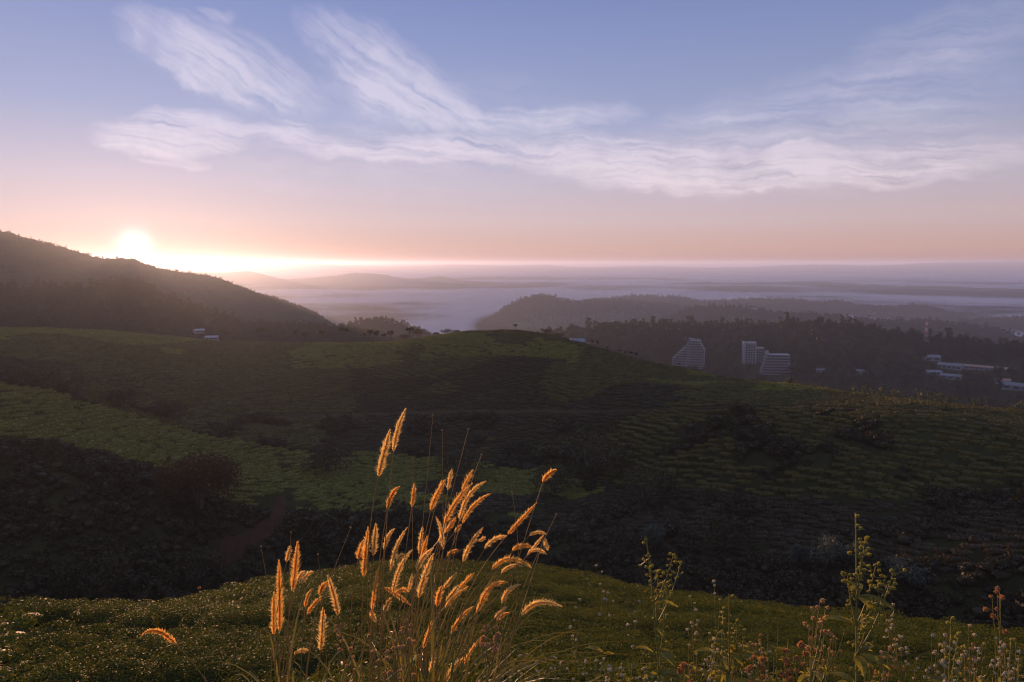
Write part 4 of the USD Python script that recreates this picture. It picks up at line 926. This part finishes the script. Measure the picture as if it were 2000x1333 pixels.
def grass():
    rng = np.random.default_rng(25)
    for k, (lab, rx, r, heads) in enumerate(PLANTS):
        th = polar(rx, 1333)[0]; root = np.array([r * math.sin(th), r * math.cos(th), 0]); root[2] = height(root[:1], root[1:2])[0] - .03
        t = thing('fountain_grass', lab, 'grass', 'grass stalks in seed', root)
        def put(q, dr): return at(*q, max(1.2, r + dr)) - root
        for base, knee_, tip, w in heads:
            dr = rng.uniform(-.22, .22); b = put(crop5(*base), dr); e = put(crop5(*tip), dr + rng.uniform(-.03, .03))
            m = put(crop5(*knee_), dr) if knee_ else (b + e) / 2 + rng.normal(0, .002, 3)
            if knee_: m = 2 * m - (b + e) / 2 if False else m
            P = bez(b, m, e, 22)
            px_m = np.linalg.norm(e - b) / (math.hypot(tip[0] - base[0], tip[1] - base[1]) + 1e-6)
            seed_head(t, P, w * px_m * .78, rng, int(300 + 18 * math.hypot(tip[0] - base[0], tip[1] - base[1]) ** .8))
            st = np.array([rng.normal(0, .03), rng.normal(0, .03), 0]); d = P[1] - P[0]; d /= np.linalg.norm(d)
            if d[2] < .1: d = d * .5 + np.array([0, 0, .8]); d /= np.linalg.norm(d)
            kn = b - d * min(.5, .5 * np.linalg.norm(b - st)); S = bez(st, kn, b, 18)
            part(t, 'stem', tube(S, np.linspace(.0022, .0011, 18), 5), 'grass_stem')
        for kk, b, e in BARE:
            if kk != k: continue
            dr = rng.uniform(-.1, .1); bb, ee = put(crop5(*b), dr), put(crop5(*e), dr); st = np.zeros(3)
            d = (ee - bb) / np.linalg.norm(ee - bb); kn = bb - d * .4 * np.linalg.norm(bb)
            S = np.vstack([bez(st, kn, bb, 14), bez(bb, (bb + ee) / 2, ee, 8)[1:]])
            part(t, 'bare_stem', join(tube(S, np.linspace(.0015, .0006, len(S)), 5), (lambda q: (q[0] + ee, q[1]))(blob(.003, 1, .4, 3))), 'grass_stem')
        nb = 3 if len(heads) == 1 else 14 + 3 * len(heads)
        for j in range(nb):                                    # blades
            a = rng.uniform(0, 2 * np.pi); L = rng.uniform(.45, .95); sp = rng.uniform(.08, .32)
            b0 = np.array([rng.normal(0, .05), rng.normal(0, .05), 0]); out = np.array([math.cos(a) * sp, math.sin(a) * sp, 0]) + [.06, 0, 0]
            C = bez(b0, b0 + out * .35 + [0, 0, L], b0 + out * 1.9 + [0, 0, L * rng.uniform(.55, 1.0)], 12)
            sd = np.cross(out, [0, 0, 1]); sd /= np.linalg.norm(sd) + 1e-9; w = .0038 * np.clip(np.sin(np.linspace(.35, np.pi, 12)), .05, 1)[:, None]
            v, f = grid_mesh(np.stack([C - sd * w, C + [0, 0, -.0015], C + sd * w], 1))
            part(t, 'blade', (v, f), 'grass_blade')
grass()

def floret(rng, r, spiky=1.0):
    """a small round head: a ball of pointed florets."""
    n = 26; d = rng.normal(size=(n, 3)); d[:, 2] = np.abs(d[:, 2]) * .8 + d[:, 2] * .2; d /= np.linalg.norm(d, axis=1, keepdims=True)
    return join(quads(d * r * .55, r * 1.1 * spiky, rng, aspect=2.0, up=d), blob(r * .55, 1, .4, int(rng.integers(0, 99))))

def weed(label, cat, root_px, r, tips, stem_w, head_mat, head_r, heads_per, group=None, leaf=True, lean=0.0, top_spread=.03, leaves=10):
    """tips: pixel positions of the branch ends, the first the main stem's."""
    rng = np.random.default_rng(int(root_px * 7 + tips[0][0] * 3 + tips[0][1]))
    th = polar(root_px, 1333)[0]; root = np.array([r * math.sin(th), r * math.cos(th), 0.]); root[2] = height(root[:1], root[1:2])[0] - .03
    t = thing({'seed stalk': 'seed_stalk'}.get(cat, 'wild_flower'), label, cat, group, root)
    main = None
    for i, q in enumerate(tips):
        e = at(q[0], q[1], r + rng.uniform(-.06, .06)) - root
        if main is None:
            main = bez(np.zeros(3), np.array([e[0] * .15 + lean, e[1] * .15, e[2] * .6]), e, 20); b = None
            part(t, 'stem', tube(main, np.linspace(stem_w, stem_w * .35, 20), 6), 'weed_stem', smooth=True); P = main
        else:
            j = int(np.clip(np.argmin(np.abs(main[:, 2] - (e[2] - .12 - .5 * abs(np.interp(e[2], main[:, 2], main[:, 0]) - e[0])))), 2, 18)); s0 = main[j]
            P = bez(s0, np.array([s0[0] * .4 + e[0] * .6, s0[1] * .4 + e[1] * .6, s0[2] + (e[2] - s0[2]) * .35]), e, 12)
            part(t, 'branch', tube(P, np.linspace(stem_w * .5, stem_w * .25, 12), 5), 'weed_stem', smooth=True)
        for h in range(heads_per):
            f = 1 - (h / heads_per) ** 1.2 * (.5 if i else .35) if heads_per > 1 else 1.0
            k = f * (len(P) - 1); p0 = P[int(k)] * (1 - k % 1) + P[min(int(k) + 1, len(P) - 1)] * (k % 1)
            off = rng.normal(0, 1, 3) * top_spread * (.25 if h == 0 else rng.uniform(.3, 1)) ; c = p0 + off
            fl = floret(rng, head_r * rng.uniform(.7, 1.2)); tw = tube(np.array([p0, p0 * .5 + c * .5 + [0, 0, -.001], c]), .0007, 4)
            hp = part(t, 'flower_head' if cat != 'seed stalk' else 'bud', (fl[0] + c, fl[1]), head_mat)
            usdkit.mesh(stage, hp + '/twig', tw, LK + 'weed_stem')
    for j in range((leaves if cat != 'seed stalk' else 46) if leaf else 0):
        p0 = main[int(rng.integers(2, 17))]; a = rng.uniform(0, 2 * np.pi); L = rng.uniform(.03, .07) * (1.25 if cat == 'seed stalk' else 1)
        d = np.array([math.cos(a), math.sin(a), .5]); d /= np.linalg.norm(d); sd = np.cross(d, [0, 0, 1]); sd /= np.linalg.norm(sd)
        n = 7; u = np.linspace(0, 1, n)[:, None]; C = p0 + d * u * L + np.array([0, 0, -1]) * u * u * L * .5; w = np.sin(u * np.pi * .92 + .12) * L * .16
        part(t, 'leaf', grid_mesh(np.stack([C - sd * w, C + [0, 0, -.0025], C + sd * w], 1)), 'weed_leaf')

weed('tall stalk of green buds that bends at its top, right of the golden grass', 'seed stalk', 1322, 1.55, [(1262, 1048), (1316, 1082), (1330, 1100), (1300, 1140), (1270, 1085), (1298, 1175), (1285, 1120)], .0036, 'green_bud', .0050, 14, top_spread=.013)
weed('tallest green seed stalk, near the right edge, with paired side branches', 'seed stalk', 1698, 1.50, [(1671, 1002), (1690, 1048), (1655, 1122), (1745, 1118), (1712, 1100), (1684, 1080), (1700, 1190), (1735, 1140), (1680, 1230)], .0038, 'green_bud', .0052, 14, top_spread=.014)
weed('green seed stalk at lower right, bushy on top', 'seed stalk', 1868, 1.6, [(1858, 1208), (1872, 1240), (1845, 1262), (1885, 1270)], .0030, 'green_bud', .0048, 13, top_spread=.012)
weed('broad upright green stalk with pale buds, right of the bent one', 'seed stalk', 1436, 1.6, [(1424, 1162), (1412, 1200), (1438, 1210), (1400, 1240), (1452, 1250)], .0034, 'green_bud', .0048, 13, top_spread=.013)
weed('short green stalk by the right edge', 'seed stalk', 1980, 1.6, [(1975, 1252), (1962, 1280), (1990, 1290)], .0030, 'green_bud', .0045, 6, top_spread=.012)
weed('dry orange blossom head on a leaning stalk, right of centre', 'flower', 1560, 1.7, [(1602, 1172), (1588, 1188), (1612, 1192), (1598, 1210), (1580, 1222), (1612, 1232)], .0026, 'dry_floret', .0075, 4, top_spread=.014)
weed('small rust red flower cluster alone near the right edge', 'flower', 1998, 1.7, [(1952, 1150), (1938, 1170), (1955, 1172), (1948, 1160)], .0022, 'rust_floret', .0070, 3, top_spread=.010, leaves=4)
weed('dried flower cluster in the right foot of the golden grass', 'flower', 925, 1.75, [(965, 1222), (950, 1240), (972, 1240), (945, 1228), (968, 1252), (940, 1255)], .0024, 'dry_floret', .0095, 4, top_spread=.016)
weed('dried flowers in the middle of the golden grass, upper cluster', 'flower', 810, 1.75, [(795, 1215), (785, 1225), (805, 1222), (765, 1238)], .0022, 'dry_floret', .0080, 3, top_spread=.012)
weed('dried flowers in the middle of the golden grass, lower cluster', 'flower', 760, 1.75, [(768, 1268), (758, 1275), (778, 1265), (724, 1248)], .0022, 'dry_floret', .0080, 3, top_spread=.012)
weed('small dried flower cluster left of the dense grass tuft', 'flower', 668, 1.75, [(660, 1222), (655, 1232), (668, 1218), (684, 1268)], .0022, 'dry_floret', .0075, 3, top_spread=.012)
weed('orange flowers at the lower edge, below the bent stalk', 'flower', 1338, 1.5, [(1338, 1302), (1350, 1310), (1325, 1314)], .0024, 'rust_floret', .0095, 3, top_spread=.012)
weed('red orange flowers right of the broad green stalk', 'flower', 1482, 1.5, [(1472, 1282), (1490, 1290), (1480, 1305), (1462, 1300)], .0024, 'rust_floret', .0100, 3, top_spread=.013)
weed('orange flowers left below the leaning dry head', 'flower', 1545, 1.5, [(1540, 1272), (1555, 1290), (1532, 1290), (1572, 1268)], .0024, 'rust_floret', .0095, 3, top_spread=.013)
weed('single red bud on a thin stem above the left tea brow', 'flower', 402, 1.9, [(389, 1150)], .0012, 'rust_floret', .0055, 1, leaves=0, top_spread=.001)
weed('slender white flower spray arching up left, tallest of the white ones', 'flower', 1205, 1.75, [(1165, 1106), (1175, 1118), (1188, 1158), (1180, 1156), (1198, 1175)], .0014, 'white_floret', .0050, 2, top_spread=.006, leaves=5)
weed('thin white flowered stem left of the arching spray', 'flower', 1112, 1.8, [(1134, 1172), (1125, 1186), (1114, 1226)], .0014, 'white_floret', .0055, 2, top_spread=.006, leaves=4)
weed('white flowers leaning right of the arching spray', 'flower', 1215, 1.75, [(1247, 1175), (1240, 1195), (1225, 1222)], .0014, 'white_floret', .0052, 2, top_spread=.006, leaves=4)
weed('white flowered stem right of the bent green stalk', 'flower', 1372, 1.7, [(1350, 1168), (1355, 1180), (1362, 1210), (1345, 1230), (1356, 1238)], .0014, 'white_floret', .0050, 3, top_spread=.008, leaves=5)
weed('thin stem with white flowers above the broad green stalk', 'flower', 1420, 1.75, [(1394, 1136), (1396, 1144), (1406, 1172)], .0013, 'white_floret', .0050, 2, top_spread=.005, leaves=3)
weed('long diagonal spray of tiny white flowers right of the tallest stalk', 'flower', 1860, 1.6, [(1712, 1148), (1725, 1180), (1740, 1215), (1760, 1245), (1775, 1268), (1745, 1182), (1790, 1290), (1735, 1235), (1815, 1300)], .0015, 'white_floret', .0046, 4, top_spread=.010, leaves=4, lean=.05)
weed('branching white spray between the low stalk and the right edge', 'flower', 1935, 1.65, [(1892, 1222), (1905, 1240), (1920, 1262), (1938, 1290), (1945, 1300)], .0014, 'white_floret', .0046, 3, top_spread=.009, leaves=4)
weed('white spray by the right edge below the rust red flowers', 'flower', 1985, 1.6, [(1944, 1245), (1958, 1252), (1970, 1285), (1962, 1262)], .0014, 'white_floret', .0046, 3, top_spread=.008, leaves=3)
weed('small white flowers beside the low green stalk', 'flower', 1845, 1.6, [(1820, 1240), (1834, 1262), (1850, 1240), (1828, 1275)], .0014, 'white_floret', .0045, 3, top_spread=.009, leaves=3)
def low_flowers():
    rng = np.random.default_rng(26)
    n = 30
    px = np.concatenate([rng.uniform(1010, 1320, 8), rng.uniform(1320, 1640, 12), rng.uniform(1640, 2010, 10)])
    for i in range(n):
        ty = rng.uniform(1228, 1322) if px[i] > 1330 else rng.uniform(1262, 1325)
        k = int(rng.integers(2, 5)); tips = [(px[i], ty)] + [(px[i] + rng.normal(0, 16), ty + abs(rng.normal(0, 20)) + 4) for _ in range(k)]
        mat, nm = (('white_floret', 'white') if rng.uniform() < .74 else ('dry_floret', 'dull orange'))
        side = 'left of the bent green stalk' if px[i] < 1300 else 'between the bent and the tallest green stalk' if px[i] < 1680 else 'right of the tallest green stalk'
        weed(f'short {nm} flowered weed low {side}', 'flower', px[i] + rng.normal(0, 12), rng.uniform(1.45, 1.9), tips, .0015, mat, rng.uniform(.0036, .0052), int(rng.integers(2, 5)), group=f'low {nm} flowers {side}', top_spread=.009, leaves=7)
low_flowers()
def leafy(label, px, r, tips):
    rng = np.random.default_rng(int(px)); th = polar(px, 1333)[0]; root = np.array([r * math.sin(th), r * math.cos(th), 0.]); root[2] = height(root[:1], root[1:2])[0] - .03
    t = thing('leafy_weed', label, 'weed', 'leafy weeds at lower right', root)
    for q in tips:
        e = at(q[0], q[1], r + rng.uniform(-.08, .08)) - root; P = bez(np.zeros(3), np.array([e[0] * .2, e[1] * .2, e[2] * .6]), e, 16)
        s = part(t, 'stem', tube(P, np.linspace(.0024, .0008, 16), 5), 'weed_stem', smooth=True)
        L = []
        for j in range(44):
            k = rng.uniform(.35, 1) ** .7 * 15; p0 = P[int(k)]; a = rng.uniform(0, 2 * np.pi); d = np.array([math.cos(a), math.sin(a), rng.uniform(.3, 1.2)]); d /= np.linalg.norm(d); sd = np.cross(d, [0, 0, 1]); sd /= np.linalg.norm(sd)
            ln = rng.uniform(.018, .05) * (1.15 - k / 22); u = np.linspace(0, 1, 5)[:, None]; C = p0 + d * u * ln - np.array([0, 0, 1]) * u * u * ln * .4; w = np.sin(u * np.pi * .9 + .15) * ln * .17
            L.append(grid_mesh(np.stack([C - sd * w, C + [0, 0, -.001], C + sd * w], 1)))
        usdkit.mesh(stage, s + '/leaves', join(*L), LK + 'weed_leaf')
for lab, px, r, tips in [('leafy weed just left of the leaning dry orange head', 1520, 1.6, [(1500, 1240), (1520, 1225), (1485, 1262), (1540, 1250), (1512, 1285)]), ('leafy weed under the leaning dry orange head', 1590, 1.65, [(1585, 1240), (1605, 1250), (1572, 1275), (1620, 1268)]),
        ('leafy weed crowding the foot of the broad green stalk', 1432, 1.6, [(1410, 1235), (1440, 1222), (1455, 1262), (1395, 1275), (1428, 1270)]), ('leafy weed at the foot of the tallest seed stalk', 1712, 1.6, [(1690, 1262), (1722, 1275), (1705, 1290), (1738, 1300)]),
        ('leafy weed right of the bent seed stalk', 1350, 1.65, [(1345, 1262), (1362, 1275), (1330, 1290)]), ('leafy weed in the bottom right corner', 1930, 1.6, [(1920, 1285), (1942, 1300), (1905, 1305)]), ('leafy weed below the white arching spray', 1225, 1.7, [(1215, 1290), (1235, 1300), (1200, 1310)])]: leafy(lab, px, r, tips)
# the green at the foot of it
def verge():
    rng = np.random.default_rng(27); n = 2600
    th = rng.uniform(-.75, .75, n); r = rng.uniform(1.5, 3.4, n); x, y = r * np.sin(th), r * np.cos(th)
    V = []
    for s in range(4):
        B = []
        for j in range(14):
            a = rng.uniform(0, 2 * np.pi); L = rng.uniform(.12, .42); o = np.array([math.cos(a), math.sin(a), 0]) * rng.uniform(.04, .16)
            C = bez(np.zeros(3), o * .3 + [0, 0, L], o * 1.8 + [0, 0, L * .8], 6); sd = np.cross(o, [0, 0, 1]); sd /= np.linalg.norm(sd); w = .003 * np.linspace(1, .1, 6)[:, None]
            B.append(grid_mesh(np.stack([C - sd * w, C + sd * w], 1)))
        V.append((join(*B), 'grass_blade'))
    scatter('grass', V, np.stack([x, y, height(x, y) - .01], -1), rng.integers(0, 4, n), rng.uniform(0, 360, n), rng.uniform(.6, 1.3, n), 'short grass of the bank at the foot of the tall stalks', 'grass')
verge()
# ------------------------------------------------------------------ air
HAZE_DENSITY = 1 / 15000.0
def air():
    usdkit.material(stage, LK + 'haze', {'v': ('principled_volume', dict(color=(0.60, 0.74, 1.0), density=HAZE_DENSITY, anisotropy=0.22)),
        'w': ('principled_volume', dict(color=(0.9, 0.9, 0.9), density=1 / 62000.0, anisotropy=0.78)), 'a': ('add_closure', {})}, [('v.volume', 'a.closure1'), ('w.volume', 'a.closure2')], volume='a.closure')
    b = trimesh.creation.box([86000, 86000, 420]); b.apply_translation([0, 0, -353.5 + 210])
    tag(usdkit.mesh(stage, '/World/haze', b, LK + 'haze').GetPrim(), label='thin morning haze that pales the far hills', cat='haze', kind='stuff')
air()
def mist(top0, dens, seed, label):
    m = 'mist' + '_deep' * (dens > .0012) + '_thin' * (dens < .0006)
    usdkit.material(stage, LK + m, {'v': ('principled_volume', dict(color=(0.92, 0.92, 1.0), density=dens, anisotropy=0.15))}, volume='v.volume')
    th = np.radians(np.linspace(-60, 60, 161)); r = np.geomspace(1500 + (top0 + 290) * 6, 38000, 110)
    T, R = np.meshgrid(th, r, indexing='ij'); X, Y = R * np.sin(T), R * np.cos(T)
    top = top0 + (meshkit.fbm(np.stack([X, Y, 0 * X], -1) / 700.0, 4, seed) - .5) * 90
    bot = -351.5 + seed * .02
    top[:, 0] = top[:, -1] = bot; top[0] = top[-1] = bot
    va, fa = grid_mesh(np.stack([X, Y, top], -1)); vb, fb = grid_mesh(np.stack([X, Y, np.full_like(X, bot)], -1))
    q = trimesh.Trimesh(np.vstack([va, vb]), np.vstack([fa[:, ::-1], fb + len(va)]), process=False); q.merge_vertices(); q.update_faces(q.nondegenerate_faces())
    tag(usdkit.mesh(stage, '/World/' + numbered('valley_mist'), q, LK + m).GetPrim(), label=label, cat='mist', kind='stuff')
mist(-226, 1 / 1250.0, 31, 'thin veil of mist above the fog between the far ridges')
def fog_bank():
    """fog lying in the valleys, thin over its shores and dense where it is deep"""
    g = G()
    dep = g.add('attribute', attribute='depth') + '.fac'
    n = g.add('noise_texture', vector=g.add('mapping', vector=g.add('geometry') + '.position', scale=(1 / 420, 1 / 420, 1 / 60)) + '.vector', scale=1.0, detail=6.0, roughness=.62) + '.fac'
    d = g.m('add', dep, g.m('multiply', g.m('subtract', n, .5), 70.0))
    op = g.add('map_range', range_type='smoothstep', value=d, from_min=-6.0, from_max=50.0, to_min=0.0, to_max=.94, clamp=True) + '.result'
    mx = g.add('mix_closure', fac=op, closure1=g.add('transparent_bsdf') + '.BSDF', closure2=g.add('diffuse_bsdf', color=(.58, .50, .51), roughness=1.0) + '.BSDF')
    g.build('fog', mx + '.closure')
    th = np.radians(np.linspace(-58, 58, 561)); r = np.geomspace(1660, 36000, 420)
    T, R = np.meshgrid(th, r, indexing='ij'); X, Y = R * np.sin(T), R * np.cos(T)
    top = -258 + (meshkit.fbm(np.stack([X, Y, 0 * X], -1) / 1500.0, 3, 41) - .5) * 34
    depth = top - far_ground(X, Y)
    bot = -350.9
    top[:, 0] = top[:, -1] = bot; top[0] = top[-1] = bot
    va, fa = grid_mesh(np.stack([X, Y, top], -1)); n = len(va)
    rim = np.concatenate([np.arange(T.shape[0]) * T.shape[1], (T.shape[0] - 1) * T.shape[1] + np.arange(1, T.shape[1]), (np.arange(T.shape[0] - 1, -1, -1)) * T.shape[1] + T.shape[1] - 1, np.arange(T.shape[1] - 2, 0, -1)])
    vc = np.array([[0, 12000.0, bot - .4]]); k = len(rim)
    fb = np.stack([rim, np.roll(rim, -1), np.full(k, n)], -1)
    m = usdkit.mesh(stage, '/World/fog_bank', (np.vstack([va, vc]), np.vstack([fa[:, ::-1], fb])), LK + 'fog', smooth=True)
    UsdGeom.PrimvarsAPI(m).CreatePrimvar('depth', Sdf.ValueTypeNames.FloatArray, 'vertex').Set(Vt.FloatArray.FromNumpy(np.append(depth.ravel(), 50.0).astype(np.float32)))
    tag(m.GetPrim(), label='pale bank of fog filling the valleys round the far hills', cat='fog', kind='stuff')
fog_bank()
